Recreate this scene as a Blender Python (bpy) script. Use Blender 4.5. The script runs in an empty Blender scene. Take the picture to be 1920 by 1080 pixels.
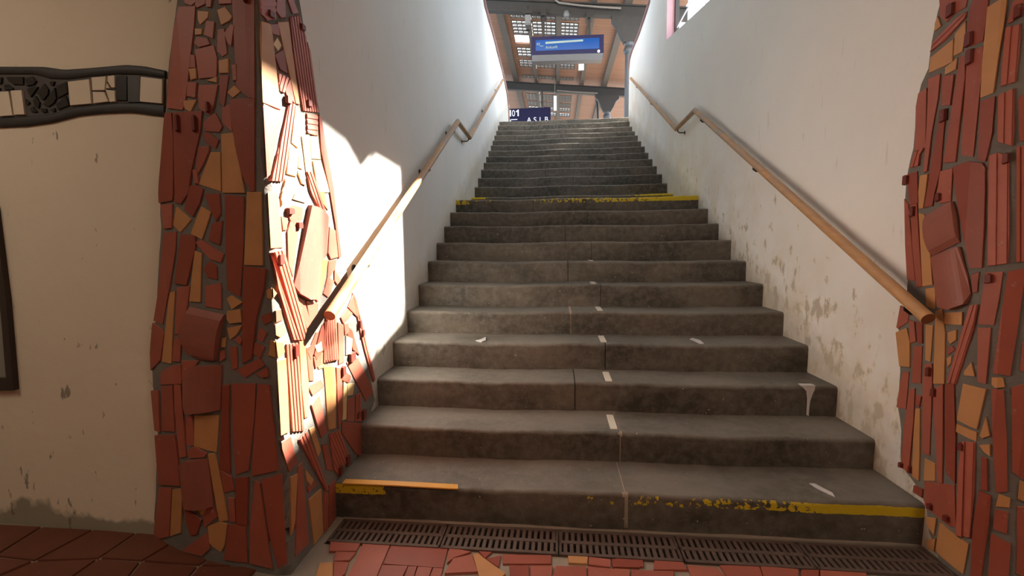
import bpy, math, random
from mathutils import Vector, Matrix
random.seed(7)
S = bpy.context.scene
COL = S.collection
FL=[(-1.8,1.79),(-1.66,1.715),(-1.5,1.65),(-1.35,1.615),(-1.2,1.594),(-1.1,1.578),(-1.034,1.57),(-1.0185,1.573),(-1.0398,2.8)]
FR=[(1.4753,2.5),(1.48,1.84),(1.489,1.78),(1.515,1.72),(1.56,1.67),(1.63,1.635),(1.75,1.615),(2.2,1.6)]
TL=[
('r',[(1.092,0.768),(1.156,0.799),(1.17,0.876),(1.161,0.905),(1.136,0.882),(1.075,0.796)]),
('r',[(1.363,0.881),(1.417,0.893),(1.469,0.913),(1.411,0.945),(1.34,0.912)]),
('r',[(1.422,0.951),(1.532,0.883),(1.548,0.909),(1.493,1.012)]),
('r',[(1.046,0.782),(1.07,0.8),(1.125,0.884),(1.101,0.882),(1.029,0.815)]),
('o',[(1.11,0.724),(1.156,0.718),(1.162,0.754),(1.155,0.787),(1.095,0.761)]),
('r',[(1.38,0.821),(1.427,0.829),(1.412,0.873),(1.373,0.873)]),
('r',[(1.202,1.074),(1.247,1.04),(1.285,1.09),(1.227,1.116)]),
('r',[(1.292,1.093),(1.318,1.072),(1.356,1.089),(1.297,1.144)]),
('r',[(0.482,2.075),(0.458,2.012),(0.426,1.879),(0.4,1.765),(0.476,1.75),(0.491,1.765),(0.536,1.965),(0.553,2.03),(0.564,2.094),(0.493,2.101)]),
('r',[(0.521,2.113),(0.548,2.103),(0.566,2.112),(0.57,2.137),(0.52,2.143)]),
('r',[(0.568,2.101),(0.574,2.091),(0.609,2.099),(0.609,2.12),(0.571,2.124)]),
('r',[(0.616,2.089),(0.631,2.088),(0.64,2.121),(0.613,2.125)]),
('r',[(0.67,2.091),(0.719,2.086),(0.72,2.104),(0.668,2.112)]),
('o',[(0.573,2.052),(0.581,2.034),(0.613,2.053),(0.618,2.071),(0.575,2.079)]),
('o',[(0.672,2.022),(0.707,2.032),(0.718,2.043),(0.692,2.076),(0.659,2.071)]),
('r',[(0.599,1.998),(0.632,1.982),(0.642,2.032),(0.612,2.038)]),
('o',[(0.558,2.001),(0.582,2.0),(0.586,2.017),(0.558,2.021)]),
('r',[(0.551,1.973),(0.571,1.958),(0.617,1.962),(0.607,1.982),(0.566,1.992)]),
('r',[(0.562,1.852),(0.635,1.851),(0.642,1.911),(0.632,1.954),(0.554,1.948)]),
('r',[(0.648,1.935),(0.668,1.916),(0.688,1.924),(0.682,2.006),(0.655,2.006)]),
('r',[(0.694,1.96),(0.708,1.946),(0.725,2.009),(0.714,2.017),(0.685,1.991)]),
('s',[(0.721,1.812),(0.732,1.799),(0.766,1.769),(0.791,1.764),(0.81,2.106),(0.724,2.116)]),
('o',[(0.652,1.861),(0.689,1.858),(0.692,1.903),(0.653,1.901)]),
('o',[(0.526,1.849),(0.548,1.853),(0.549,1.885),(0.52,1.886)]),
('r',[(0.522,1.893),(0.547,1.89),(0.547,1.93),(0.529,1.935)]),
('o',[(0.635,1.83),(0.637,1.848),(0.596,1.84)]),
('r',[(0.504,1.795),(0.538,1.786),(0.548,1.835),(0.511,1.841)]),
('r',[(0.556,1.791),(0.557,1.747),(0.598,1.722),(0.616,1.755),(0.639,1.82),(0.561,1.824)]),
('o',[(0.49,1.752),(0.513,1.739),(0.542,1.776),(0.488,1.778)]),
('r',[(0.645,1.758),(0.662,1.745),(0.689,1.846),(0.651,1.85)]),
('r',[(0.709,1.829),(0.723,1.83),(0.724,1.881),(0.707,1.88)]),
('o',[(0.703,1.773),(0.735,1.79),(0.711,1.81),(0.681,1.792)]),
('s',[(0.689,1.718),(0.702,1.606),(0.721,1.505),(0.755,1.445),(0.77,1.447),(0.791,1.758),(0.721,1.764),(0.689,1.761)]),
('r',[(0.378,1.706),(0.352,1.577),(0.323,1.46),(0.32,1.421),(0.393,1.427),(0.401,1.456),(0.421,1.65),(0.421,1.74),(0.389,1.743)]),
('s',[(0.425,1.65),(0.41,1.456),(0.407,1.419),(0.438,1.412),(0.479,1.452),(0.498,1.529),(0.55,1.666),(0.564,1.734),(0.43,1.739)]),
('r',[(0.574,1.667),(0.632,1.66),(0.645,1.678),(0.621,1.723),(0.605,1.718),(0.568,1.693)]),
('r',[(0.65,1.69),(0.69,1.656),(0.686,1.749),(0.654,1.739)]),
('r',[(0.574,1.627),(0.612,1.602),(0.627,1.63),(0.592,1.656),(0.561,1.659)]),
('o',[(0.633,1.446),(0.728,1.442),(0.704,1.587),(0.693,1.649),(0.644,1.647)]),
('o',[(0.53,1.479),(0.623,1.45),(0.631,1.585),(0.591,1.588)]),
('r',[(0.525,1.553),(0.529,1.515),(0.556,1.552),(0.584,1.594),(0.585,1.61),(0.541,1.61)]),
('r',[(0.512,1.483),(0.528,1.482),(0.524,1.531),(0.506,1.528)]),
('r',[(0.454,1.388),(0.492,1.364),(0.525,1.412),(0.545,1.459),(0.518,1.473),(0.489,1.471)]),
('r',[(0.558,1.43),(0.575,1.384),(0.595,1.343),(0.617,1.37),(0.618,1.439),(0.555,1.44)]),
('r',[(0.335,1.372),(0.339,1.321),(0.38,1.324),(0.392,1.41),(0.331,1.409)]),
('o',[(0.388,1.334),(0.423,1.306),(0.481,1.351),(0.412,1.399)]),
('o',[(0.478,1.3),(0.526,1.28),(0.572,1.374),(0.532,1.395)]),
('r',[(0.558,1.274),(0.604,1.257),(0.623,1.341),(0.578,1.332)]),
('r',[(0.309,1.223),(0.263,1.076),(0.212,0.96),(0.278,0.949),(0.34,1.092),(0.388,1.236),(0.4,1.307),(0.333,1.301)]),
('r',[(0.397,1.189),(0.374,1.114),(0.436,1.108),(0.492,1.242),(0.496,1.288),(0.427,1.296)]),
('r',[(0.556,1.205),(0.603,1.192),(0.617,1.221),(0.526,1.274),(0.496,1.265)]),
('o',[(0.446,1.047),(0.498,1.045),(0.52,1.222),(0.491,1.232)]),
('r',[(0.525,1.169),(0.542,1.136),(0.582,1.129),(0.582,1.175),(0.555,1.195)]),
('r',[(0.522,1.028),(0.592,1.019),(0.597,1.113),(0.529,1.102)]),
('r',[(0.355,0.912),(0.399,0.921),(0.452,1.101),(0.383,1.093)]),
('o',[(0.303,0.944),(0.25,0.796),(0.319,0.796),(0.37,1.079),(0.342,1.072)]),
('c',[(0.428,0.971),(0.399,0.914),(0.425,0.846),(0.479,0.825),(0.554,0.826),(0.584,0.942),(0.604,0.996),(0.447,1.02)]),
('r',[(0.168,0.825),(0.161,0.75),(0.244,0.803),(0.282,0.907),(0.268,0.927),(0.203,0.945)]),
('r',[(0.329,0.808),(0.369,0.807),(0.388,0.9),(0.353,0.894)]),
('s',[(0.634,1.253),(0.627,1.093),(0.681,1.067),(0.707,1.253),(0.723,1.424),(0.642,1.433)]),
('o',[(0.71,1.185),(0.786,1.182),(0.797,1.437),(0.74,1.439)]),
('s',[(0.694,1.025),(0.675,0.818),(0.717,0.84),(0.747,0.993),(0.783,1.085),(0.799,1.165),(0.709,1.175)]),
('o',[(0.642,1.02),(0.688,1.045),(0.645,1.067),(0.625,1.057)]),
('o',[(0.619,0.983),(0.63,0.967),(0.68,0.972),(0.678,1.017),(0.623,1.01)]),
('o',[(0.625,0.906),(0.651,0.924),(0.681,0.959),(0.616,0.946)]),
('r',[(0.668,0.888),(0.677,0.905),(0.666,0.919),(0.645,0.904)]),
('o',[(0.584,0.874),(0.599,0.875),(0.605,0.909),(0.589,0.905)]),
('r',[(0.574,0.82),(0.596,0.834),(0.594,0.861),(0.574,0.854)]),
('r',[(0.623,0.791),(0.649,0.8),(0.651,0.876),(0.621,0.873)]),
('r',[(0.683,0.764),(0.769,0.813),(0.748,0.838),(0.645,0.789)]),
('r',[(0.726,0.857),(0.752,0.842),(0.774,0.882),(0.736,0.894)]),
('r',[(0.745,0.914),(0.767,0.902),(0.785,0.935),(0.759,0.951)]),
('r',[(0.779,0.965),(0.809,0.982),(0.807,1.008),(0.77,0.994)]),
('r',[(0.229,0.699),(0.37,0.719),(0.372,0.793),(0.32,0.782),(0.243,0.752)]),
('r',[(0.376,0.73),(0.411,0.747),(0.469,0.814),(0.383,0.808)]),
('r',[(0.759,0.769),(0.782,0.773),(0.78,0.806),(0.736,0.781)]),
('r',[(0.156,0.496),(0.194,0.496),(0.209,0.668),(0.15,0.658)]),
('r',[(0.215,0.503),(0.307,0.516),(0.315,0.703),(0.234,0.688)]),
('r',[(0.321,0.602),(0.329,0.413),(0.367,0.426),(0.366,0.535),(0.364,0.711),(0.329,0.708)]),
('c',[(0.385,0.724),(0.371,0.637),(0.402,0.604),(0.556,0.632),(0.577,0.803),(0.458,0.793)]),
('o',[(0.416,0.473),(0.526,0.462),(0.549,0.607),(0.431,0.593)]),
('r',[(0.372,0.478),(0.389,0.469),(0.414,0.476),(0.416,0.598),(0.38,0.58)]),
('s',[(0.152,0.26),(0.32,0.296),(0.318,0.382),(0.308,0.501),(0.154,0.469)]),
('r',[(0.384,0.418),(0.462,0.432),(0.478,0.449),(0.418,0.469),(0.372,0.445)]),
('r',[(0.561,0.591),(0.537,0.398),(0.586,0.381),(0.591,0.558),(0.608,0.729),(0.575,0.724)]),
('s',[(0.609,0.525),(0.61,0.38),(0.67,0.405),(0.708,0.603),(0.726,0.74),(0.62,0.733)]),
('s',[(0.714,0.569),(0.685,0.385),(0.801,0.419),(0.787,0.737),(0.738,0.741)]),
('c',[(0.334,0.206),(0.433,0.223),(0.495,0.241),(0.485,0.428),(0.373,0.405),(0.342,0.386)]),
('o',[(0.504,0.3),(0.52,0.179),(0.559,0.191),(0.541,0.333),(0.521,0.453),(0.487,0.446)]),
('r',[(0.555,0.303),(0.598,0.318),(0.589,0.367),(0.541,0.391)]),
('r',[(0.065,0.042),(0.043,-0.023),(0.2,0.046),(0.25,0.265),(0.148,0.24)]),
('o',[(0.215,0.051),(0.293,0.089),(0.336,0.281),(0.26,0.259)]),
('r',[(0.342,0.14),(0.362,0.091),(0.393,0.104),(0.426,0.17),(0.4,0.18),(0.338,0.203)]),
('o',[(0.43,0.19),(0.456,0.209),(0.458,0.231),(0.404,0.218)]),
('r',[(0.445,0.144),(0.509,0.199),(0.495,0.234),(0.473,0.238),(0.44,0.188)]),
('r',[(0.414,0.018),(0.461,0.058),(0.453,0.12),(0.297,0.013)]),
('o',[(0.463,0.081),(0.515,0.053),(0.534,0.085),(0.553,0.169),(0.52,0.175),(0.46,0.147)]),
('r',[(0.529,0.022),(0.638,0.028),(0.64,0.173),(0.562,0.17)]),
('s',[(0.6,0.182),(0.649,0.182),(0.667,0.373),(0.609,0.363)]),
('r',[(0.666,0.177),(0.651,0.03),(0.753,0.025),(0.73,0.215),(0.719,0.354),(0.699,0.363)]),
('s',[(0.75,0.154),(0.781,0.029),(0.815,0.053),(0.826,0.405),(0.728,0.37)]),
('r',[(0.567,0.185),(0.595,0.189),(0.595,0.282),(0.57,0.279)]),
('b',[(0.829,2.049),(0.861,2.041),(0.912,2.07),(0.922,2.158),(0.827,2.109)]),
('r',[(0.924,2.104),(0.953,2.093),(0.984,2.111),(0.985,2.191),(0.934,2.164)]),
('o',[(0.814,1.748),(0.918,1.753),(0.898,1.925),(0.887,2.037),(0.829,2.02)]),
('r',[(0.895,2.011),(0.935,2.022),(0.931,2.06),(0.882,2.035)]),
('y',[(0.924,1.964),(0.947,1.992),(0.922,2.007),(0.895,1.974)]),
('r',[(0.929,1.9),(0.974,1.903),(0.957,1.981),(0.899,1.938)]),
('o',[(0.975,1.955),(1.029,1.809),(1.056,1.813),(1.021,1.993),(1.004,2.101),(0.931,2.064)]),
('b',[(1.034,1.965),(1.081,1.796),(1.207,1.825),(1.16,2.049),(1.082,2.16),(1.015,2.122)]),
('r',[(1.036,2.148),(1.076,2.171),(1.041,2.207),(1.003,2.187)]),
('b',[(0.92,1.82),(0.951,1.824),(0.984,1.887),(0.916,1.879)]),
('r',[(0.958,1.833),(0.963,1.821),(1.019,1.805),(0.993,1.887)]),
('s',[(0.797,1.489),(0.817,1.483),(0.834,1.516),(0.918,1.737),(0.909,1.744),(0.81,1.733)]),
('b',[(0.907,1.631),(0.831,1.481),(0.903,1.49),(0.947,1.588),(1.018,1.799),(0.972,1.791)]),
('o',[(0.983,1.648),(1.026,1.637),(1.075,1.763),(1.025,1.794)]),
('y',[(0.939,1.523),(1.003,1.523),(1.028,1.624),(0.969,1.632)]),
('y',[(1.022,1.561),(1.052,1.559),(1.061,1.585),(1.03,1.603)]),
('y',[(1.083,1.553),(1.13,1.564),(1.121,1.708),(1.064,1.687)]),
('y',[(1.135,1.616),(1.211,1.627),(1.197,1.718),(1.128,1.702)]),
('b',[(1.108,1.715),(1.189,1.72),(1.197,1.808),(1.108,1.79)]),
('y',[(1.174,1.482),(1.281,1.494),(1.211,1.619),(1.145,1.604)]),
('b',[(1.107,1.474),(1.19,1.396),(1.231,1.403),(1.132,1.556),(1.086,1.551)]),
('y',[(1.04,1.501),(1.067,1.497),(1.063,1.532),(1.011,1.545)]),
('p',[(0.892,1.435),(0.892,1.396),(1.038,1.483),(0.977,1.512),(0.927,1.498)]),
('r',[(1.215,1.662),(1.281,1.494),(1.32,1.353),(1.342,1.196),(1.37,1.204),(1.339,1.362),(1.317,1.515),(1.231,1.802),(1.21,1.811)]),
('o',[(0.809,1.242),(0.886,1.245),(0.879,1.414),(0.867,1.442),(0.81,1.436)]),
('y',[(0.975,1.431),(1.06,1.425),(1.05,1.463),(1.004,1.461)]),
('o',[(1.21,1.44),(1.256,1.413),(1.23,1.484),(1.174,1.478)]),
('r',[(0.943,1.354),(0.971,1.318),(1.034,1.359),(1.038,1.402),(0.967,1.406),(0.923,1.389)]),
('r',[(0.892,1.308),(0.916,1.312),(0.925,1.352),(0.885,1.356)]),
('r',[(0.92,1.299),(0.916,1.185),(0.941,1.132),(0.96,1.197),(0.996,1.312),(0.943,1.343)]),
('c',[(1.034,1.288),(0.987,1.182),(0.951,1.1),(0.973,1.064),(1.038,1.034),(1.106,1.028),(1.147,1.185),(1.213,1.218),(1.254,1.333),(1.229,1.383),(1.16,1.409),(1.09,1.415)]),
('o',[(1.112,1.027),(1.131,1.014),(1.204,1.12),(1.235,1.19),(1.158,1.188)]),
('r',[(1.238,1.222),(1.261,1.193),(1.333,1.2),(1.317,1.32),(1.262,1.334)]),
('b',[(0.843,1.083),(0.89,0.97),(0.919,0.89),(0.995,0.874),(1.019,0.91),(0.929,1.13),(0.891,1.232),(0.816,1.223)]),
('r',[(1.029,0.912),(1.063,0.928),(1.016,1.029),(0.953,1.052)]),
('r',[(1.056,0.93),(1.119,0.965),(1.13,1.004),(1.037,1.025)]),
('r',[(1.217,1.088),(1.301,1.147),(1.322,1.188),(1.243,1.182)]),
('r',[(1.181,1.043),(1.22,1.023),(1.275,1.067),(1.208,1.076)]),
('o',[(0.798,1.063),(0.813,1.059),(0.833,1.077),(0.815,1.098),(0.798,1.088)]),
('r',[(0.824,0.974),(0.861,0.975),(0.853,1.016),(0.825,1.013)]),
('o',[(0.816,0.929),(0.838,0.916),(0.88,0.925),(0.86,0.965),(0.811,0.962)]),
('o',[(0.791,0.853),(0.821,0.843),(0.861,0.854),(0.853,0.889),(0.804,0.906)]),
('o',[(0.799,0.744),(0.806,0.63),(0.815,0.552),(0.863,0.548),(0.865,0.73),(0.865,0.827),(0.794,0.83)]),
('b',[(0.877,0.727),(0.886,0.539),(0.968,0.509),(0.959,0.702),(0.955,0.865),(0.875,0.878)]),
('o',[(0.966,0.7),(0.979,0.557),(1.007,0.554),(1.019,0.685),(1.008,0.868),(0.966,0.873)]),
('r',[(1.03,0.696),(1.063,0.687),(1.065,0.837),(1.019,0.833)]),
('y',[(1.103,0.799),(1.142,0.798),(1.138,0.838),(1.083,0.827)]),
('r',[(1.082,0.735),(1.128,0.739),(1.141,0.791),(1.072,0.783)]),
('b',[(1.158,0.751),(1.288,0.723),(1.281,0.943),(1.195,0.939)]),
('o',[(1.159,0.643),(1.169,0.432),(1.237,0.413),(1.258,0.605),(1.254,0.694),(1.151,0.723)]),
('r',[(1.268,0.61),(1.263,0.399),(1.312,0.449),(1.32,0.672),(1.27,0.686)]),
('b',[(1.575,0.75),(1.71,0.491),(1.74,0.501),(1.542,0.952),(1.483,1.014)]),
('r',[(1.462,0.731),(1.534,0.687),(1.459,0.827),(1.364,0.883)]),
('b',[(1.148,0.742),(1.273,0.725),(1.292,0.918),(1.181,0.913)]),
('r',[(1.298,0.697),(1.355,0.696),(1.363,0.871),(1.308,0.892)]),
('y',[(1.378,0.723),(1.433,0.718),(1.455,0.785),(1.387,0.814)]),
('r',[(1.597,0.417),(1.705,0.437),(1.516,0.675),(1.383,0.683)]),
('r',[(1.324,0.613),(1.395,0.579),(1.419,0.606),(1.342,0.654)]),
('y',[(1.312,0.421),(1.349,0.414),(1.373,0.576),(1.34,0.599)]),
('r',[(1.362,0.398),(1.438,0.369),(1.449,0.484),(1.372,0.499)]),
('b',[(1.453,0.363),(1.518,0.338),(1.525,0.484),(1.466,0.493)]),
('y',[(1.38,0.52),(1.435,0.506),(1.455,0.557),(1.379,0.577)]),
('s',[(1.3,0.36),(1.432,0.208),(1.507,0.145),(1.524,0.323),(1.305,0.413)]),
('b',[(1.205,0.228),(1.242,0.187),(1.369,0.213),(1.274,0.384),(1.175,0.405)]),
('r',[(1.099,0.425),(1.155,0.426),(1.1,0.611),(1.035,0.589)]),
('r',[(1.05,0.627),(1.147,0.634),(1.122,0.672),(1.021,0.673)]),
('b',[(1.112,0.18),(1.143,0.166),(0.986,0.498),(0.927,0.486)]),
('r',[(0.849,0.396),(0.905,0.403),(0.87,0.524),(0.813,0.521)]),
('o',[(1.069,0.349),(1.094,0.37),(1.048,0.49),(1.009,0.496)]),
('r',[(1.137,0.264),(1.192,0.228),(1.154,0.368),(1.107,0.385)]),
('o',[(0.97,0.299),(0.998,0.262),(1.021,0.275),(0.964,0.345)]),
('r',[(0.981,0.242),(1.047,0.241),(1.027,0.267),(0.973,0.266)]),
('o',[(1.002,0.002),(1.078,0.001),(1.078,0.201),(0.978,0.209)]),
('r',[(0.863,0.047),(0.964,0.031),(0.943,0.385),(0.913,0.381)]),
('o',[(0.844,0.146),(0.871,0.178),(0.907,0.356),(0.859,0.365)]),
('b',[(1.084,0.007),(1.118,-0.013),(1.141,0.146),(1.104,0.175)]),
('r',[(1.131,-0.008),(1.2,-0.002),(1.213,0.171),(1.154,0.176)]),
]
TR=[
('r',[(0.48,2.107),(0.511,2.073),(0.549,2.087),(0.59,2.086),(0.597,2.125),(0.467,2.192)]),
('o',[(0.457,2.063),(0.485,2.069),(0.467,2.11),(0.457,2.091)]),
('b',[(0.446,1.99),(0.516,2.009),(0.592,2.045),(0.597,2.064),(0.551,2.061),(0.461,2.026)]),
('o',[(0.555,1.931),(0.591,1.933),(0.597,1.984),(0.596,2.033),(0.555,2.008)]),
('o',[(0.442,1.91),(0.548,1.911),(0.545,1.992),(0.446,1.967)]),
('o',[(0.521,1.875),(0.566,1.878),(0.569,1.915),(0.521,1.9)]),
('r',[(0.608,1.979),(0.62,1.938),(0.669,1.935),(0.675,2.032),(0.676,2.084),(0.628,2.109),(0.611,2.069)]),
('o',[(0.677,1.89),(0.677,1.742),(0.717,1.746),(0.723,1.871),(0.731,1.965),(0.734,2.048),(0.679,2.039)]),
('r',[(0.742,1.961),(0.753,1.962),(0.779,1.989),(0.779,2.026),(0.762,2.035),(0.751,2.018)]),
('b',[(0.736,1.895),(0.735,1.761),(0.772,1.763),(0.773,1.852),(0.773,1.94),(0.737,1.945)]),
('r',[(0.386,1.795),(0.394,1.616),(0.449,1.618),(0.435,1.851),(0.394,1.844)]),
('r',[(0.451,1.707),(0.45,1.52),(0.466,1.525),(0.476,1.666),(0.496,1.79),(0.499,1.883),(0.444,1.884)]),
('r',[(0.518,1.762),(0.555,1.753),(0.562,1.858),(0.513,1.87)]),
('r',[(0.578,1.847),(0.563,1.711),(0.544,1.542),(0.597,1.536),(0.604,1.718),(0.611,1.829),(0.607,1.91),(0.587,1.912)]),
('r',[(0.617,1.727),(0.618,1.557),(0.665,1.542),(0.668,1.663),(0.674,1.831),(0.671,1.913),(0.613,1.915)]),
('r',[(0.682,1.526),(0.708,1.518),(0.719,1.608),(0.722,1.727),(0.678,1.727)]),
('b',[(0.739,1.578),(0.777,1.556),(0.776,1.623),(0.77,1.738),(0.732,1.728)]),
('r',[(0.49,1.595),(0.474,1.452),(0.463,1.379),(0.503,1.383),(0.51,1.434),(0.53,1.519),(0.534,1.672),(0.537,1.736),(0.512,1.731)]),
('b',[(0.375,1.55),(0.42,1.553),(0.422,1.593),(0.444,1.617),(0.394,1.607)]),
('o',[(0.429,1.443),(0.437,1.377),(0.458,1.378),(0.462,1.44),(0.469,1.507),(0.433,1.507)]),
('r',[(0.372,1.45),(0.383,1.395),(0.426,1.401),(0.413,1.527),(0.363,1.525)]),
('r',[(0.524,1.432),(0.535,1.389),(0.587,1.392),(0.585,1.512),(0.531,1.508)]),
('s',[(0.607,1.422),(0.646,1.29),(0.683,1.146),(0.722,1.148),(0.719,1.286),(0.713,1.41),(0.709,1.49),(0.698,1.508),(0.647,1.524),(0.588,1.515)]),
('b',[(0.725,1.408),(0.737,1.155),(0.788,1.165),(0.785,1.271),(0.771,1.514),(0.743,1.536),(0.718,1.529)]),
('b',[(0.807,1.171),(0.828,1.172),(0.807,1.548),(0.788,1.545)]),
('r',[(0.793,1.569),(0.806,1.566),(0.797,1.72),(0.783,1.701)]),
('r',[(0.373,1.226),(0.394,1.085),(0.439,1.081),(0.4,1.263),(0.375,1.397),(0.351,1.421)]),
('r',[(0.414,1.226),(0.449,1.056),(0.478,1.062),(0.443,1.262),(0.423,1.396),(0.391,1.391)]),
('o',[(0.481,1.062),(0.529,1.073),(0.499,1.238),(0.467,1.346),(0.438,1.355)]),
('c',[(0.491,1.261),(0.519,1.187),(0.636,1.239),(0.617,1.337),(0.597,1.386),(0.552,1.374),(0.473,1.345)]),
('c',[(0.554,1.018),(0.584,0.989),(0.632,0.988),(0.679,1.014),(0.691,1.053),(0.677,1.109),(0.642,1.217),(0.516,1.17)]),
('o',[(0.505,0.984),(0.548,0.977),(0.541,1.06),(0.495,1.05)]),
('o',[(0.599,0.928),(0.668,0.935),(0.666,0.98),(0.598,0.967)]),
('r',[(0.35,0.871),(0.361,0.867),(0.41,0.904),(0.412,0.933),(0.364,0.965)]),
('o',[(0.384,0.708),(0.44,0.718),(0.431,0.817),(0.412,0.876),(0.352,0.846)]),
('r',[(0.435,0.819),(0.464,0.833),(0.449,0.909),(0.423,0.912)]),
('r',[(0.477,0.828),(0.496,0.832),(0.49,0.908),(0.461,0.911)]),
('o',[(0.517,0.767),(0.542,0.766),(0.543,0.91),(0.507,0.907)]),
('o',[(0.56,0.844),(0.565,0.685),(0.615,0.698),(0.603,0.887),(0.583,0.979),(0.553,0.968)]),
('o',[(0.62,0.87),(0.631,0.856),(0.651,0.876),(0.65,0.911),(0.618,0.895)]),
('r',[(0.624,0.814),(0.647,0.835),(0.638,0.848),(0.614,0.836)]),
('o',[(0.624,0.766),(0.635,0.785),(0.637,0.811),(0.618,0.796)]),
('b',[(0.66,0.844),(0.629,0.707),(0.664,0.712),(0.676,0.768),(0.709,0.92),(0.718,1.013),(0.693,1.006)]),
('r',[(0.699,1.058),(0.714,1.061),(0.715,1.129),(0.691,1.119)]),
('r',[(0.731,1.037),(0.724,0.949),(0.766,0.952),(0.772,1.042),(0.778,1.132),(0.733,1.127)]),
('r',[(0.734,0.744),(0.757,0.742),(0.759,0.936),(0.725,0.931)]),
('o',[(0.692,0.754),(0.723,0.759),(0.711,0.802),(0.692,0.766)]),
('r',[(0.784,0.951),(0.775,0.785),(0.815,0.785),(0.822,0.926),(0.829,1.106),(0.826,1.146),(0.791,1.133)]),
('r',[(0.455,0.655),(0.502,0.669),(0.495,0.816),(0.451,0.805)]),
('r',[(0.514,0.666),(0.536,0.387),(0.57,0.395),(0.559,0.68),(0.551,0.758),(0.516,0.746)]),
('o',[(0.775,0.743),(0.783,0.734),(0.802,0.742),(0.797,0.769),(0.774,0.764)]),
('r',[(0.836,0.807),(0.849,0.803),(0.843,0.905),(0.837,0.896)]),
('r',[(0.388,0.597),(0.379,0.524),(0.432,0.535),(0.436,0.693),(0.402,0.683)]),
('r',[(0.431,0.448),(0.43,0.275),(0.471,0.272),(0.477,0.504),(0.475,0.634),(0.447,0.622)]),
('o',[(0.485,0.431),(0.49,0.266),(0.525,0.265),(0.52,0.371),(0.508,0.559),(0.485,0.551)]),
('r',[(0.588,0.51),(0.617,0.309),(0.638,0.313),(0.624,0.489),(0.611,0.694),(0.567,0.659)]),
('r',[(0.636,0.529),(0.649,0.368),(0.687,0.339),(0.675,0.511),(0.657,0.708),(0.622,0.694)]),
('o',[(0.68,0.582),(0.742,0.572),(0.758,0.718),(0.692,0.718)]),
('o',[(0.679,0.534),(0.741,0.526),(0.74,0.557),(0.68,0.563)]),
('o',[(0.761,0.544),(0.777,0.56),(0.765,0.62),(0.753,0.55)]),
('o',[(0.767,0.498),(0.782,0.488),(0.78,0.526),(0.755,0.513)]),
('r',[(0.789,0.557),(0.804,0.367),(0.831,0.382),(0.817,0.566),(0.803,0.727),(0.774,0.723)]),
('r',[(0.767,0.359),(0.784,0.362),(0.777,0.473),(0.762,0.473)]),
('b',[(0.699,0.344),(0.703,0.146),(0.746,0.166),(0.746,0.341),(0.741,0.517),(0.704,0.505)]),
('o',[(0.55,0.278),(0.601,0.304),(0.596,0.369),(0.547,0.367)]),
('r',[(0.5,0.202),(0.543,0.203),(0.545,0.238),(0.503,0.231)]),
('r',[(0.564,0.177),(0.681,0.167),(0.698,0.178),(0.684,0.329),(0.556,0.274)]),
('o',[(0.586,0.107),(0.616,0.09),(0.622,0.16),(0.575,0.135)]),
('o',[(0.598,0.018),(0.62,0.026),(0.624,0.078),(0.583,0.043)]),
('o',[(0.631,0.034),(0.734,0.018),(0.742,0.135),(0.642,0.155)]),
('r',[(0.755,0.211),(0.757,0.018),(0.786,0.039),(0.792,0.232),(0.793,0.344),(0.762,0.348)]),
('o',[(0.808,0.317),(0.837,0.327),(0.837,0.356),(0.813,0.359)]),
('r',[(0.806,0.234),(0.837,0.231),(0.836,0.305),(0.807,0.301)]),
('r',[(0.803,0.049),(0.849,0.076),(0.848,0.195),(0.801,0.209)]),
('r',[(0.839,0.455),(0.871,0.433),(0.852,0.761),(0.821,0.741)]),
('o',[(0.857,0.366),(0.875,0.359),(0.871,0.421),(0.857,0.426)]),
('r',[(0.868,0.101),(0.891,0.093),(0.876,0.339),(0.856,0.333)]),
('r',[(0.489,0.57),(0.504,0.568),(0.51,0.612),(0.486,0.611)]),
]
LL=[[0.865,2.057,0.897,2.084],[1.083,2.11,1.113,2.138],[0.951,1.785,0.983,1.817],[1.107,1.82,1.139,1.85],[0.592,1.725,0.602,1.766],[0.448,1.669,0.461,1.734],[0.527,1.663,0.54,1.724],[0.777,2.078,0.789,2.103],[0.923,1.368,0.963,1.396],[0.986,1.315,1.02,1.346],[0.847,1.178,0.876,1.222],[0.917,0.817,0.948,0.869],[1.535,0.824,1.557,0.87],[1.57,0.774,1.595,0.815],[1.408,0.675,1.467,0.723],[1.316,0.632,1.349,0.68],[1.463,0.365,1.497,0.401],[1.53,0.336,1.574,0.389],[1.323,0.181,1.357,0.237],[1.245,0.172,1.271,0.221]]
RL=[[0.518,2.079,0.546,2.131],[0.609,1.935,0.634,1.988],[0.619,1.87,0.641,1.925],[0.519,1.694,0.544,1.746],[0.348,1.48,0.372,1.524],[0.758,1.495,0.774,1.534],[0.758,1.962,0.776,2.009],[0.396,1.343,0.419,1.389],[0.525,1.393,0.545,1.429],[0.735,1.091,0.754,1.128],[0.534,0.703,0.552,0.745],[0.564,0.63,0.584,0.669],[0.694,0.469,0.711,0.504],[0.423,0.271,0.442,0.3],[0.477,0.271,0.488,0.308],[0.583,0.177,0.602,0.207],[0.659,0.174,0.677,0.204]]
LBL=[(0.484,2.13),(0.426,1.935),(0.385,1.75),(0.344,1.558),(0.312,1.38),(0.311,1.319),(0.231,1.004),(0.162,0.757),(0.158,0.645),(0.18,0.535),(0.114,0.265),(0.034,-0.009)]
LBR=[(1.09,2.266),(1.142,2.084),(1.218,1.851),(1.277,1.706),(1.341,1.501),(1.387,1.28),(1.454,1.043),(1.543,0.812),(1.65,0.586),(1.731,0.373),(1.591,0.278),(1.502,0.169),(1.309,0.15),(1.236,0.149),(1.211,-0.001),(1.114,-0.035)]
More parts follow.
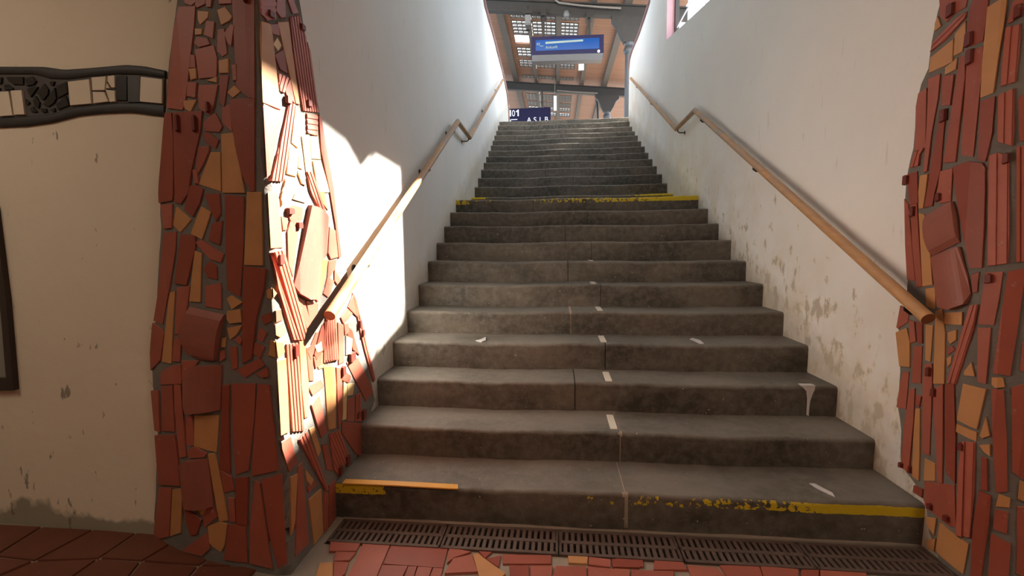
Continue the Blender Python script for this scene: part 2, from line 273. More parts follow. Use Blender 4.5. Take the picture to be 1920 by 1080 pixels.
RBL=[(0.474,2.169),(0.458,2.128),(0.437,2.006),(0.432,1.906),(0.386,1.869),(0.378,1.625),(0.358,1.541),(0.348,1.453),(0.379,1.181),(0.396,1.046),(0.358,0.88),(0.382,0.698),(0.38,0.531),(0.409,0.447),(0.416,0.283),(0.5,0.243),(0.559,0.195),(0.588,0.078),(0.639,0.023)]
FRZ={'back':[(-2.406,1.997),(-2.311,1.991),(-2.081,1.977),(-1.993,1.957),(-1.859,1.96),(-1.707,1.958),(-1.622,1.949),(-1.535,1.929),(-1.546,1.792),(-1.699,1.807),(-1.83,1.813),(-1.942,1.808),(-2.075,1.788),(-2.196,1.782),(-2.338,1.781),(-2.433,1.786)],'upper':[(-2.451,2.014),(-2.309,2.007),(-2.08,1.992),(-1.991,1.975),(-1.858,1.974),(-1.705,1.976),(-1.62,1.965),(-1.531,1.943),(-1.534,1.913),(-1.645,1.932),(-1.752,1.94),(-1.861,1.939),(-1.969,1.933),(-2.058,1.94),(-2.129,1.963),(-2.314,1.974),(-2.456,1.981)],'lower':[(-2.479,1.808),(-2.335,1.801),(-2.194,1.8),(-2.074,1.803),(-1.971,1.824),(-1.762,1.832),(-1.654,1.827),(-1.546,1.812),(-1.55,1.766),(-1.7,1.79),(-1.832,1.793),(-1.943,1.789),(-2.078,1.767),(-2.199,1.759),(-2.34,1.76),(-2.484,1.767)],'white':[[(-2.319,1.904),(-2.261,1.903),(-2.253,1.804),(-2.32,1.804)],[(-2.251,1.905),(-2.197,1.904),(-2.194,1.805),(-2.246,1.806)],[(-2.38,1.896),(-2.323,1.9),(-2.326,1.804),(-2.383,1.803)],[(-1.973,1.924),(-1.872,1.928),(-1.871,1.832),(-1.972,1.83)],[(-1.861,1.934),(-1.794,1.934),(-1.804,1.881),(-1.862,1.884)],[(-1.861,1.878),(-1.807,1.875),(-1.792,1.836),(-1.862,1.832)],[(-1.785,1.935),(-1.754,1.936),(-1.757,1.888),(-1.771,1.888),(-1.789,1.915)],[(-1.791,1.908),(-1.781,1.888),(-1.797,1.888)],[(-1.8,1.883),(-1.758,1.877),(-1.76,1.834),(-1.785,1.833)],[(-1.637,1.924),(-1.541,1.908),(-1.551,1.815),(-1.649,1.828)]],'black':[[(-1.749,1.934),(-1.7,1.931),(-1.709,1.836),(-1.756,1.839)],[(-2.343,1.965),(-2.289,1.961),(-2.295,1.937),(-2.338,1.932)],[(-2.268,1.961),(-2.185,1.956),(-2.189,1.926),(-2.239,1.929),(-2.261,1.944)],[(-2.176,1.95),(-2.142,1.956),(-2.124,1.936),(-2.138,1.923),(-2.175,1.919)],[(-2.283,1.929),(-2.262,1.932),(-2.24,1.915),(-2.244,1.909),(-2.284,1.91)],[(-2.335,1.92),(-2.302,1.918),(-2.308,1.909),(-2.331,1.908)],[(-2.177,1.907),(-2.134,1.917),(-2.119,1.913),(-2.16,1.873)],[(-2.127,1.888),(-2.087,1.924),(-2.07,1.901),(-2.075,1.879),(-2.097,1.86),(-2.111,1.861)],[(-2.063,1.927),(-2.05,1.933),(-2.038,1.93),(-2.044,1.916),(-2.056,1.913)],[(-2.031,1.912),(-1.979,1.925),(-1.98,1.881),(-2.031,1.862)],[(-2.105,1.84),(-2.039,1.906),(-2.036,1.863),(-2.051,1.844),(-2.08,1.831)],[(-2.151,1.861),(-2.134,1.878),(-2.117,1.851),(-2.126,1.826),(-2.143,1.833)],[(-2.041,1.839),(-1.99,1.87),(-1.978,1.832),(-2.035,1.817)],[(-2.186,1.869),(-2.166,1.854),(-2.176,1.843),(-2.189,1.846)],[(-2.166,1.83),(-2.153,1.837),(-2.133,1.813),(-2.164,1.814)],[(-2.114,1.827),(-2.09,1.826),(-2.087,1.81),(-2.113,1.81)],[(-2.076,1.818),(-2.049,1.826),(-2.046,1.814),(-2.058,1.809)]],'grey':[[(-1.697,1.932),(-1.641,1.929),(-1.651,1.826),(-1.705,1.829)]]}
FT=[
('r',[(-0.962,1.788),(-0.829,1.787),(-0.824,1.728),(-0.931,1.719)]),
('r',[(-0.816,1.783),(-0.699,1.781),(-0.683,1.595),(-0.676,1.547),(-0.787,1.537),(-0.804,1.714)]),
('r',[(-0.692,1.782),(-0.453,1.779),(-0.444,1.66),(-0.68,1.664)]),
('r',[(-0.683,1.654),(-0.583,1.658),(-0.585,1.603),(-0.581,1.563),(-0.673,1.555)]),
('r',[(-0.578,1.653),(-0.546,1.656),(-0.54,1.575),(-0.574,1.572)]),
('r',[(-0.54,1.656),(-0.486,1.656),(-0.484,1.58),(-0.534,1.575)]),
('r',[(-0.48,1.657),(-0.443,1.655),(-0.439,1.575),(-0.478,1.58)]),
('r',[(-0.446,1.78),(-0.352,1.761),(-0.415,1.72),(-0.432,1.689)]),
('r',[(-0.414,1.713),(-0.348,1.741),(-0.305,1.648),(-0.427,1.629)]),
('o',[(-0.341,1.747),(-0.323,1.753),(-0.199,1.647),(-0.215,1.619),(-0.29,1.613)]),
('r',[(-0.282,1.726),(-0.228,1.751),(-0.229,1.682)]),
('r',[(-0.319,1.769),(-0.267,1.768),(-0.289,1.731)]),
('r',[(-0.218,1.757),(-0.027,1.767),(-0.027,1.718),(-0.212,1.702)]),
('o',[(0.043,1.768),(0.119,1.769),(0.113,1.729),(0.045,1.728)]),
('r',[(0.125,1.769),(0.206,1.761),(0.201,1.717),(0.122,1.725)]),
('r',[(0.216,1.762),(0.319,1.761),(0.312,1.722),(0.214,1.718)]),
('r',[(-0.185,1.695),(-0.113,1.696),(-0.108,1.611),(-0.173,1.605)]),
('r',[(-0.104,1.697),(-0.02,1.704),(-0.028,1.617),(-0.099,1.611)]),
('r',[(-0.004,1.705),(0.108,1.71),(0.107,1.628),(-0.025,1.618)]),
('r',[(0.118,1.71),(0.269,1.704),(0.259,1.641),(0.113,1.629)]),
('o',[(-0.933,1.643),(-0.886,1.652),(-0.827,1.534),(-0.898,1.528)]),
('r',[(-0.882,1.657),(-0.823,1.657),(-0.809,1.597),(-0.829,1.551)]),
('r',[(-0.904,1.716),(-0.82,1.718),(-0.827,1.672),(-0.884,1.662)]),
('r',[(0.231,1.771),(0.333,1.773),(0.329,1.73),(0.219,1.721)]),
('r',[(0.382,1.771),(0.488,1.767),(0.492,1.725),(0.367,1.715)]),
('r',[(0.626,1.76),(0.667,1.763),(0.771,1.766),(0.759,1.701),(0.633,1.691)]),
('r',[(0.503,1.75),(0.606,1.746),(0.625,1.69),(0.499,1.68)]),
('r',[(0.779,1.767),(0.912,1.76),(0.879,1.7),(0.762,1.69)]),
('o',[(0.217,1.708),(0.273,1.707),(0.259,1.637),(0.204,1.633)]),
('r',[(0.281,1.705),(0.438,1.712),(0.42,1.64),(0.269,1.627)]),
('r',[(0.995,1.764),(1.154,1.762),(1.114,1.697),(0.952,1.684)]),
('r',[(0.923,1.758),(0.987,1.763),(0.947,1.694),(0.885,1.689)]),
]
ST=[(1.964,0.161,0.169,-1.013,1.498),(2.266,0.317,0.313,-1.024,1.496),(2.569,0.478,0.478,-1.058,1.481),(2.856,0.642,0.639,-1.079,1.473),(3.171,0.797,0.793,-1.08,1.473),(3.481,0.962,0.955,-1.086,1.467),(3.791,1.131,1.115,-1.086,1.468),(4.101,1.29,1.283,-1.096,1.465),(4.411,1.452,1.438,-1.096,1.464),(4.721,1.608,1.598,-1.097,1.468),(5.031,1.764,1.761,-1.107,1.471),(6.058,1.903,1.902,-1.12,1.46),(6.368,2.077,2.068,-1.125,1.459),(6.678,2.244,2.237,-1.133,1.455),(6.988,2.414,2.399,-1.132,1.454),(7.298,2.573,2.557,-1.136,1.455),(7.608,2.725,2.714,-1.133,1.446),(7.918,2.881,2.876,-1.127,1.442),(8.228,3.037,3.032,-1.127,1.436),(8.538,3.193,3.198,-1.129,1.416),(8.848,3.356,3.346,-1.136,1.419),(9.158,3.518,3.508,-1.126,1.414),(9.468,3.696,3.686,-1.141,1.424),(9.778,3.854,3.847,-1.157,1.435)]
JX={1:0.293,2:0.311,3:0.099,4:0.296,5:0.093,6:0.323,7:0.089,8:0.3,9:0.079,10:0.307,11:-0.252,12:0.245}
SUN, SKY, EXPO = 38.0, 3.7, 0.52
LOBBY_FILLS = [(-2.7, .3, 12), (1.6, -.6, 20)]  # unseen fill lights: x, y, energy

XL, XR, KL, KR = -1.0392, 1.4945, -0.1462/8, -0.0824/8
def lwx(y): return XL+KL*(y-2)
def rwx(y): return XR+KR*(y-2)
def lobby_y(x): return 1.6868-.043*x
def interp(tab, z):
    t = sorted((b, a) for a, b in tab)
    if z <= t[0][0]: return t[0][1]
    for (z0, a0), (z1, a1) in zip(t, t[1:]):
        if z <= z1: return a0+(a1-a0)*(z-z0)/max(1e-6, z1-z0)
    return t[-1][1]
def lerp(a, b, t): return a+(b-a)*t
def wob(x, s=0.0): return math.sin(x*3.1+s)*.5+math.sin(x*7.7+s*2.3)*.3+math.sin(x*17.3+s*5.1)*.2

# ---------------------------------------------------------------- materials
def new_mat(name):
    m = bpy.data.materials.new(name); m.use_nodes = True
    nt = m.node_tree; b = nt.nodes['Principled BSDF']
    return m, nt, b
def nd(nt, typ, ins=None, **kw):
    n = nt.nodes.new(typ)
    for k, v in kw.items(): setattr(n, k, v)
    for k, v in (ins or {}).items():
        if hasattr(v, 'is_output') or isinstance(v, bpy.types.NodeSocket): nt.links.new(v, n.inputs[k])
        else: n.inputs[k].default_value = v
    return n
def math_(nt, op, a, b=None, c=None, clamp=False):
    ins = {0: a}
    if b is not None: ins[1] = b
    if c is not None: ins[2] = c
    n = nd(nt, 'ShaderNodeMath', ins, operation=op); n.use_clamp = clamp
    return n.outputs[0]
def mix(nt, f, a, b):
    n = nt.nodes.new('ShaderNodeMix'); n.data_type = 'RGBA'
    for k, v in ((0, f), (6, a), (7, b)):
        if isinstance(v, bpy.types.NodeSocket): nt.links.new(v, n.inputs[k])
        else: n.inputs[k].default_value = (*v, 1) if isinstance(v, tuple) and len(v) == 3 else v
    return n.outputs[2]
def ocoord(nt, scale=(1, 1, 1)):
    tc = nt.nodes.new('ShaderNodeTexCoord')
    mp = nd(nt, 'ShaderNodeMapping', {'Vector': tc.outputs['Object'], 'Scale': scale})
    return mp.outputs[0]
def noise(nt, vec, scale, detail=4, rough=.55, out=0):
    return nd(nt, 'ShaderNodeTexNoise', {'Vector': vec, 'Scale': scale, 'Detail': detail, 'Roughness': rough}).outputs[out]
def ramp(nt, f, stops):
    n = nt.nodes.new('ShaderNodeValToRGB'); e = n.color_ramp.elements
    while len(e) < len(stops): e.new(.5)
    for el, (p, c) in zip(e, stops):
        el.position = p; el.color = (*c, 1) if isinstance(c, tuple) else (c, c, c, 1)
    nt.links.new(f, n.inputs[0]); return n.outputs[0]
def bump(nt, b, h, strength=.3, dist=.01):
    n = nd(nt, 'ShaderNodeBump', {'Height': h, 'Strength': strength, 'Distance': dist})
    nt.links.new(n.outputs[0], b.inputs['Normal'])
def simple(name, col, rough=.7, metal=0, var=.12, bscale=60, bstr=.15, spec=.5):
    m, nt, b = new_mat(name); v = ocoord(nt)
    n = noise(nt, v, 9, 5)
    c = mix(nt, n, tuple(x*(1-var) for x in col), tuple(min(1, x*(1+var)) for x in col))
    nt.links.new(c, b.inputs['Base Color'])
    b.inputs['Roughness'].default_value = rough; b.inputs['Metallic'].default_value = metal
    b.inputs['Specular IOR Level'].default_value = spec
    if bstr: bump(nt, b, noise(nt, v, bscale, 3), bstr, .004)
    return m

def plaster(name, base, kind):
    m, nt, b = new_mat(name); v = ocoord(nt)
    n1 = noise(nt, v, 1.3, 5); n2 = noise(nt, v, 14, 6)
    c = mix(nt, ramp(nt, n1, [(.35, 0.0), (.7, 1.0)]), tuple(x*.95 for x in base), base)
    sx = nd(nt, 'ShaderNodeSeparateXYZ', {0: v})
    y, z = sx.outputs[1], sx.outputs[2]
    hgt = n2
    if kind in ('right', 'left'):
        # height above the flight of steps
        h = math_(nt, 'SUBTRACT', z, math_(nt, 'MULTIPLY_ADD', y, .47, -.72))
        lim = nd(nt, 'ShaderNodeMapRange', {0: h, 1: .05, 2: 1.0 if kind == 'right' else .45, 3: 1, 4: 0}).outputs[0]
        near = nd(nt, 'ShaderNodeMapRange', {0: y, 1: 3.5, 2: 7.0, 3: 1, 4: .25}).outputs[0]
        vs = ocoord(nt, (1, 1.6, 1))
        p1 = noise(nt, vs, 7.5, 7, .6)
        amt = math_(nt, 'MULTIPLY', lim, near)
        thr = math_(nt, 'MULTIPLY_ADD', amt, -.20 if kind == 'right' else -.12, .71)
        d = math_(nt, 'SUBTRACT', p1, thr)
        mk = nd(nt, 'ShaderNodeMapRange', {0: d, 1: 0, 2: .02, 3: 0, 4: 1}).outputs[0]
        mk2 = nd(nt, 'ShaderNodeMapRange', {0: d, 1: .035, 2: .06, 3: 0, 4: 1}).outputs[0]
        cc = (.72, .64, .50) if kind == 'right' else (.62, .58, .5)
        c = mix(nt, math_(nt, 'MULTIPLY', mk, .75), c, cc)
        c = mix(nt, math_(nt, 'MULTIPLY', mk2, .7), c, (.40, .375, .33))
        # warm yellowish old limewash low on the wall
        wl = math_(nt, 'MULTIPLY', lim, ramp(nt, noise(nt, v, 3.2, 5), [(.38, 0.0), (.62, 1.0)]))
        c = mix(nt, math_(nt, 'MULTIPLY', wl, .55), c, (.70, .60, .43))
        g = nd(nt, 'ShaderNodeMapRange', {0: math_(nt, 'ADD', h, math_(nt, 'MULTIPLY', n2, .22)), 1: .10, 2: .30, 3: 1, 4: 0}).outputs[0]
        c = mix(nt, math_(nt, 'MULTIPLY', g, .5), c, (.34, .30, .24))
        # thin scrapes
        vsc = nd(nt, 'ShaderNodeMapping', {'Vector': ocoord(nt), 'Rotation': (1.05, 0, 0), 'Scale': (6, 26, 3.6)}).outputs[0]
        sc = noise(nt, vsc, 1.0, 3)
        c = mix(nt, math_(nt, 'MULTIPLY', ramp(nt, sc, [(.675, 0.0), (.72, 1.0)]), .28), c, (.47, .46, .42))
        hgt = math_(nt, 'SUBTRACT', math_(nt, 'MULTIPLY', n2, .5), math_(nt, 'MULTIPLY', mk, .5))
    elif kind == 'lobby':
        g = math_(nt, 'ADD', z, math_(nt, 'MULTIPLY', noise(nt, v, 5, 6), -.30))
        mk = nd(nt, 'ShaderNodeMapRange', {0: g, 1: -.085, 2: -.055, 3: 1, 4: 0}).outputs[0]
        c = mix(nt, math_(nt, 'MULTIPLY', mk, .8), c, (.23, .21, .15))
        vs = ocoord(nt, (7, 7, 2.6)); low = nd(nt, 'ShaderNodeMapRange', {0: z, 1: .2, 2: 1.3, 3: 1, 4: 0}).outputs[0]
        sc = math_(nt, 'ADD', noise(nt, vs, 3.0, 4), math_(nt, 'MULTIPLY', low, .03))
        c = mix(nt, ramp(nt, sc, [(.685, 0.0), (.715, .7)]), c, (.16, .13, .10))
    nt.links.new(c, b.inputs['Base Color'])
    b.inputs['Roughness'].default_value = .85; b.inputs['Specular IOR Level'].default_value = .3
    big = noise(nt, v, 3.0, 3)
    bump(nt, b, math_(nt, 'ADD', math_(nt, 'MULTIPLY', hgt, .35), big), .35, .02)
    return m

def stone(name, paint=None):
    """worn sandstone; paint = (z0, z1, [(x position, presence)...]) of flaking yellow edge paint"""
    m, nt, b = new_mat(name); v = ocoord(nt)
    vx = ocoord(nt, (.6, 1, 1.2))
    n1 = noise(nt, vx, 2.6, 6, .6); n2 = noise(nt, v, 22, 6, .65); n3 = noise(nt, v, 95, 2)
    c = mix(nt, ramp(nt, n1, [(.38, 0.0), (.63, 1.0)]), (.050, .045, .034), (.135, .112, .088))
    c = mix(nt, ramp(nt, n2, [(.42, 0.0), (.75, .5)]), c, (.24, .215, .185))
    c = mix(nt, ramp(nt, n2, [(.22, .8), (.36, 0.0)]), c, (.035, .028, .022))
    c = mix(nt, ramp(nt, noise(nt, v, 70, 1), [(.775, 0.0), (.79, .8)]), c, (.62, .58, .52))
    nm = nt.nodes.new('ShaderNodeNewGeometry')
    up = nd(nt, 'ShaderNodeSeparateXYZ', {0: nm.outputs['True Normal']}).outputs[2]
    # upward faces mixed towards a paler tone, varied by noise
    c = mix(nt, math_(nt, 'MULTIPLY', math_(nt, 'MULTIPLY', up, .55, clamp=True), ramp(nt, n1, [(.25, .35), (.6, 1.0)])), c, (.24, .217, .187))
    if paint:
        sx = nd(nt, 'ShaderNodeSeparateXYZ', {0: v}); x, z = sx.outputs[0], sx.outputs[2]
        f = nd(nt, 'ShaderNodeMapRange', {0: x, 1: -1.2, 2: 1.6, 3: 0, 4: 1}).outputs[0]
        pres = ramp(nt, f, [((px+1.2)/2.8, pv) for px, pv in paint[2]])
        z0, z1 = paint[0], paint[1]
        zz = math_(nt, 'ADD', z, math_(nt, 'MULTIPLY_ADD', n2, .012, -.006))
        mid = (z0+z1)/2; hw = (z1-z0)/2
        inb = math_(nt, 'LESS_THAN', math_(nt, 'ABSOLUTE', math_(nt, 'SUBTRACT', zz, mid)), hw)
        pn = noise(nt, v, 38, 5, .6)
        pm = math_(nt, 'GREATER_THAN', math_(nt, 'ADD', pn, pres), 1.0)
        c = mix(nt, math_(nt, 'MULTIPLY', inb, pm), c, (.62, .45, .015))
    nt.links.new(c, b.inputs['Base Color'])
    b.inputs['Specular IOR Level'].default_value = .4
    rg = ramp(nt, n1, [(.3, .5), (.7, .72)]); nt.links.new(rg, b.inputs['Roughness'])
    pit = ramp(nt, noise(nt, v, 30, 3), [(.24, 0.0), (.34, 1.0)])
    hh = math_(nt, 'ADD', math_(nt, 'MULTIPLY', n2, .6), math_(nt, 'ADD', math_(nt, 'MULTIPLY', n3, .15), math_(nt, 'MULTIPLY', pit, .5)))
    bump(nt, b, hh, .5, .012)
    return m

def tile_mat(name, col):
    m, nt, b = new_mat(name); v = ocoord(nt)
    n = noise(nt, v, 11, 5); n2 = noise(nt, v, 45, 4)
    c = mix(nt, n, tuple(x*.82 for x in col), tuple(x*1.15 for x in col))
    c = mix(nt, ramp(nt, n2, [(.66, 0.0), (.8, .55)]), c, (.42, .33, .27))
    nt.links.new(c, b.inputs['Base Color'])
    b.inputs['Roughness'].default_value = .48; b.inputs['Specular IOR Level'].default_value = .35
    bump(nt, b, n2, .15, .003)
    return m

M = {}
M['wall_r'] = plaster('white_limewash_right', (.86, .845, .81), 'right')
M['wall_l'] = plaster('white_limewash_left', (.80, .79, .765), 'left')
M['lobby'] = plaster('cream_plaster', (.80, .70, .55), 'lobby')
M['ceil'] = simple('ceiling_paint', (.8, .78, .73), .9)
M['stone'] = stone('worn_sandstone')
M['stone_a'] = stone('worn_sandstone_painted_bottom', (.112, .153, [(-1.02, .62), (-.80, .58), (-.74, 0), (-.25, .30), (.25, .40), (.9, .46), (1.25, .75), (1.5, .9)]))
M['stone_b'] = stone('worn_sandstone_painted_landing', (1.712, 1.775, [(-1.1, .6), (-.9, .40), (-.5, .34), (.1, .46), (.9, .56), (1.1, .62), (1.17, 1), (1.5, 1)]))
M['stone_c'] = stone('worn_sandstone_painted_upper', (1.875, 1.915, [(-1.12, .7), (-.95, .6), (-.8, .2), (.7, .25), (1.0, .5), (1.25, .62), (1.46, .6)]))
M['mortar'] = simple('grey_mortar', (.17, .155, .135), .9, var=.3, bscale=90, bstr=.6)
M['joint'] = simple('pale_step_mortar', (.36, .29, .22), .9, var=.3, bscale=90, bstr=.5)
TCOL = {'r': (.345, .088, .055), 's': (.285, .062, .036), 'r2': (.385, .108, .07), 'o': (.53, .255, .10), 'y': (.72, .50, .24), 'b': (.42, .115, .075), 'p': (.62, .30, .14), 'c': (.31, .10, .07)}
for k, c in TCOL.items(): M['t_'+k] = tile_mat('terracotta_'+k, c)
M['worn'] = tile_mat('dirty_shaded_floor_tile', (.15, .045, .025))  # dirt and the shade on the left lobby floor, both in the colour
M['lug'] = tile_mat('terracotta_lug', (.16, .03, .02))  # clay darkened to carry the shade on the lugs
M['grout_floor'] = simple('floor_grout', (.30, .25, .20), .9, var=.3, bstr=.4)
M['iron'] = simple('rusty_cast_iron', (.125, .085, .068), .65, .3, var=.35, bscale=120, bstr=.3)
M['dark'] = simple('dark_joint_fill', (.02, .017, .014), .95)  # near-black fill for the recessed step joints
M['black'] = simple('black_band_plaster', (.028, .025, .024), .6, var=.35)
M['frgrout'] = simple('frieze_grout', (.085, .076, .07), .8, var=.3)
M['blackt'] = simple('black_glazed_tile', (.010, .009, .009), .35)
M['greyt'] = simple('charcoal_tile', (.045, .045, .045), .45)
M['whitet'] = simple('white_glazed_tile', (.74, .64, .50), .35, var=.05, bstr=.05)
M['frame'] = simple('dark_window_frame', (.035, .025, .02), .6, var=.3)
M['pink'] = simple('pink_reveal_paint', (.50, .29, .32), .7)
M['copebrown'] = simple('reddish_coping_edge', (.30, .17, .155), .8, var=.3)
M['steel'] = simple('dark_painted_steel', (.030, .025, .021), .6, .1, var=.3)
M['rafter'] = simple('grey_brown_rafter', (.09, .072, .058), .7, var=.25)
M['column'] = simple('blue_grey_column_paint', (.062, .066, .072), .4, .2)
M['wiring'] = simple('pale_conduit', (.17, .145, .12), .6)
M['whitebox'] = simple('white_enamel', (.8, .77, .74), .4)
M['greybox'] = simple('grey_enamel', (.13, .125, .12), .5)
M['navy'] = simple('navy_enamel', (.010, .0075, .04), .5, var=.06, bstr=0, spec=.2)
M['under'] = simple('grey_underside', (.10, .092, .092), .5)
M['signwhite'] = simple('sign_white', (.85, .83, .88), .5, var=.03, bstr=0)
M['tape_y'] = simple('orange_yellow_tape', (.72, .37, .06), .5, var=.12)
M['tape_w'] = simple('off_white_tape', (.72, .66, .57), .5, var=.1)
M['splash'] = simple('white_splash', (.62, .60, .60), .6, var=.25)
M['platform'] = simple('platform_paving', (.13, .12, .11), .8)
M['bracket'] = simple('dark_bracket_iron', (.03, .025, .022), .5, .4)
M['barwhite'] = simple('pale_window_bar', (.74, .66, .70), .5)
m, nt, b = new_mat('departure_screen'); b.inputs['Base Color'].default_value = (.002, .02, .09, 1)
b.inputs['Emission Color'].default_value = (.0, .085, .34, 1); b.inputs['Emission Strength'].default_value = .5; b.inputs['Specular IOR Level'].default_value = .15
b.inputs['Roughness'].default_value = .2; M['screen'] = m
m, nt, b = new_mat('screen_lettering'); b.inputs['Base Color'].default_value = (.16, .2, .17, 1)
b.inputs['Emission Color'].default_value = (.42, .6, .5, 1); b.inputs['Emission Strength'].default_value = .2; M['screentext'] = m
m, nt, b = new_mat('window_glass'); b.inputs['Base Color'].default_value = (.25, .24, .21, 1); b.inputs['Roughness'].default_value = .25; M['glass'] = m
m, nt, b = new_mat('roof_glass_tile'); b.inputs['Base Color'].default_value = (.82, .95, .86, 1); b.inputs['Roughness'].default_value = .25
b.inputs['Transmission Weight'].default_value = 1; b.inputs['IOR'].default_value = 1.2; M['roofglass'] = m
m, nt, b = new_mat('roof_boards'); v = ocoord(nt)
sx = nd(nt, 'ShaderNodeSeparateXYZ', {0: v})
fr = math_(nt, 'FRACT', math_(nt, 'DIVIDE', sx.outputs[1], .15))
line = math_(nt, 'LESS_THAN', fr, .07)
bid = math_(nt, 'FLOOR', math_(nt, 'DIVIDE', sx.outputs[1], .15))
wn = nd(nt, 'ShaderNodeTexWhiteNoise', {'W': bid}, noise_dimensions='1D').outputs[0]
gr = noise(nt, ocoord(nt, (1.2, 14, 1)), 3, 5)
c = mix(nt, gr, (.20, .088, .046), (.40, .20, .115)); c = mix(nt, math_(nt, 'MULTIPLY', wn, .45), c, (.19, .085, .045))
c = mix(nt, math_(nt, 'MULTIPLY', line, .7), c, (.08, .04, .025)); nt.links.new(c, b.inputs['Base Color']); b.inputs['Roughness'].default_value = .6
M['boards'] = m
m, nt, b = new_mat('handrail_wood'); v = ocoord(nt, (10, 1.6, 10))
n = noise(nt, v, 4, 6); n2 = noise(nt, ocoord(nt), 6, 5)
sx = nd(nt, 'ShaderNodeSeparateXYZ', {0: ocoord(nt)})
c = mix(nt, n, (.42, .20, .075), (.68, .37, .15))
wear = nd(nt, 'ShaderNodeMapRange', {0: sx.outputs[1], 1: 2.6, 2: 4.2, 3: .15, 4: .85}).outputs[0]
c = mix(nt, math_(nt, 'MULTIPLY', ramp(nt, n2, [(.35, 0.0), (.6, 1.0)]), wear), c, (.33, .27, .22)); nt.links.new(c, b.inputs['Base Color'])
b.inputs['Roughness'].default_value = .42; bump(nt, b, n, .2, .003); M['wood'] = m
M['endgrain'] = simple('rail_end_grain', (.24, .085, .03), .6, var=.3)

# ---------------------------------------------------------------- mesh helpers
class MB:
    def __init__(self): self.v, self.f, self.m = [], [], []
    def face(self, pts, mi=0):
        i = len(self.v); self.v += [tuple(p) for p in pts]; self.f.append(tuple(range(i, i+len(pts)))); self.m.append(mi)
    def box(self, a, b, mi=0):
        x0, y0, z0 = a; x1, y1, z1 = b; i = len(self.v)
        self.v += [(x0, y0, z0), (x1, y0, z0), (x1, y1, z0), (x0, y1, z0), (x0, y0, z1), (x1, y0, z1), (x1, y1, z1), (x0, y1, z1)]
        for q in ((0, 3, 2, 1), (4, 5, 6, 7), (0, 1, 5, 4), (1, 2, 6, 5), (2, 3, 7, 6), (3, 0, 4, 7)):
            self.f.append(tuple(i+k for k in q)); self.m.append(mi)
    def loft(self, rings, closed=True, caps=True, mi=0, capmi=None):
        i0 = len(self.v); n = len(rings[0])
        for r in rings: self.v += [tuple(p) for p in r]
        for k in range(len(rings)-1):
            for j in range(n if closed else n-1):
                a = i0+k*n+j; b = i0+k*n+(j+1) % n
                self.f.append((a, b, b+n, a+n)); self.m.append(mi)
        if caps:
            cm = mi if capmi is None else capmi
            self.f.append(tuple(i0+j for j in reversed(range(n)))); self.m.append(cm)
            e = i0+(len(rings)-1)*n
            self.f.append(tuple(e+j for j in range(n))); self.m.append(cm)
    def tube(self, pts, r, n=12, mi=0, capmi=None):
        P = [Vector(p) for p in pts]; rings = []; up = None
        for i, p in enumerate(P):
            d0 = (P[i]-P[i-1]).normalized() if i else (P[1]-P[0]).normalized()
            d1 = (P[i+1]-P[i]).normalized() if i < len(P)-1 else d0
            t = (d0+d1).normalized()
            if up is None: up = Vector((1, 0, 0)) if abs(t.x) < .9 else Vector((0, 0, 1))
            u = (up-t*up.dot(t)).normalized(); w = t.cross(u); up = u
            k = 1/max(.35, math.cos(d0.angle(d1)/2)) if 0 < i < len(P)-1 else 1
            rr = r[i] if isinstance(r, (list, tuple)) else r
            bis = (d1-d0); bis = bis.normalized() if bis.length > 1e-6 else u
            ring = []
            for a in range(n):
                o = u*math.cos(a*2*math.pi/n)*rr+w*math.sin(a*2*math.pi/n)*rr
                o += bis*(o.dot(bis))*(k-1)
                ring.append(p+o)
            rings.append(ring)
        self.loft(rings, True, True, mi, capmi)
    def poly_prism(self, top, base, mi=0):
        """two matching loops -> closed solid; top loop counter-clockwise seen from outside"""
        n = len(top); i = len(self.v)
        self.v += [tuple(p) for p in top]+[tuple(p) for p in base]
        self.f.append(tuple(range(i, i+n))); self.m.append(mi)
        self.f.append(tuple(i+n+k for k in reversed(range(n)))); self.m.append(mi)
        for k in range(n):
            a, b2 = i+k, i+(k+1) % n
            self.f.append((b2, a, a+n, b2+n)); self.m.append(mi)
    def build(self, name, mats, parent=None, smooth=None, loc=None):
        me = bpy.data.meshes.new(name)
        off = Vector(loc) if loc is not None else Vector((0, 0, 0))
        me.from_pydata([tuple(Vector(p)-off) for p in self.v], [], self.f)
        for mm in (mats if isinstance(mats, (list, tuple)) else [mats]): me.materials.append(M[mm])
        me.polygons.foreach_set('material_index', self.m)
        me.validate(); me.update()
        if smooth is not None:
            me.polygons.foreach_set('use_smooth', [True]*len(me.polygons))
            me.set_sharp_from_angle(angle=math.radians(smooth))
        o = bpy.data.objects.new(name, me); COL.objects.link(o)
        if parent is not None:
            o.parent = parent
            pm = Matrix.Translation(parent.location) if parent.parent is None else Matrix.Identity(4)
            q = parent
            o.matrix_parent_inverse = world(parent).inverted()
        o.location = off
        return o
WORLD = {}
def world(o):
    m = Matrix.Translation(o.location)
    if o.parent is not None: m = world(o.parent) @ o.matrix_parent_inverse @ m
    return m
def tag(o, label=None, cat=None, group=None, kind=None):
    if label: o['label'] = label
    if cat: o['category'] = cat
    if group: o['group'] = group
    if kind: o['kind'] = kind
    return o
def thing(name, loc, label, cat, group=None, kind=None):
    o = bpy.data.objects.new(name, None); COL.objects.link(o); o.location = loc; o.empty_display_size = .2
    return tag(o, label, cat, group, kind)
def struct(o, label=None, cat=None): return tag(o, label, cat, None, 'structure')
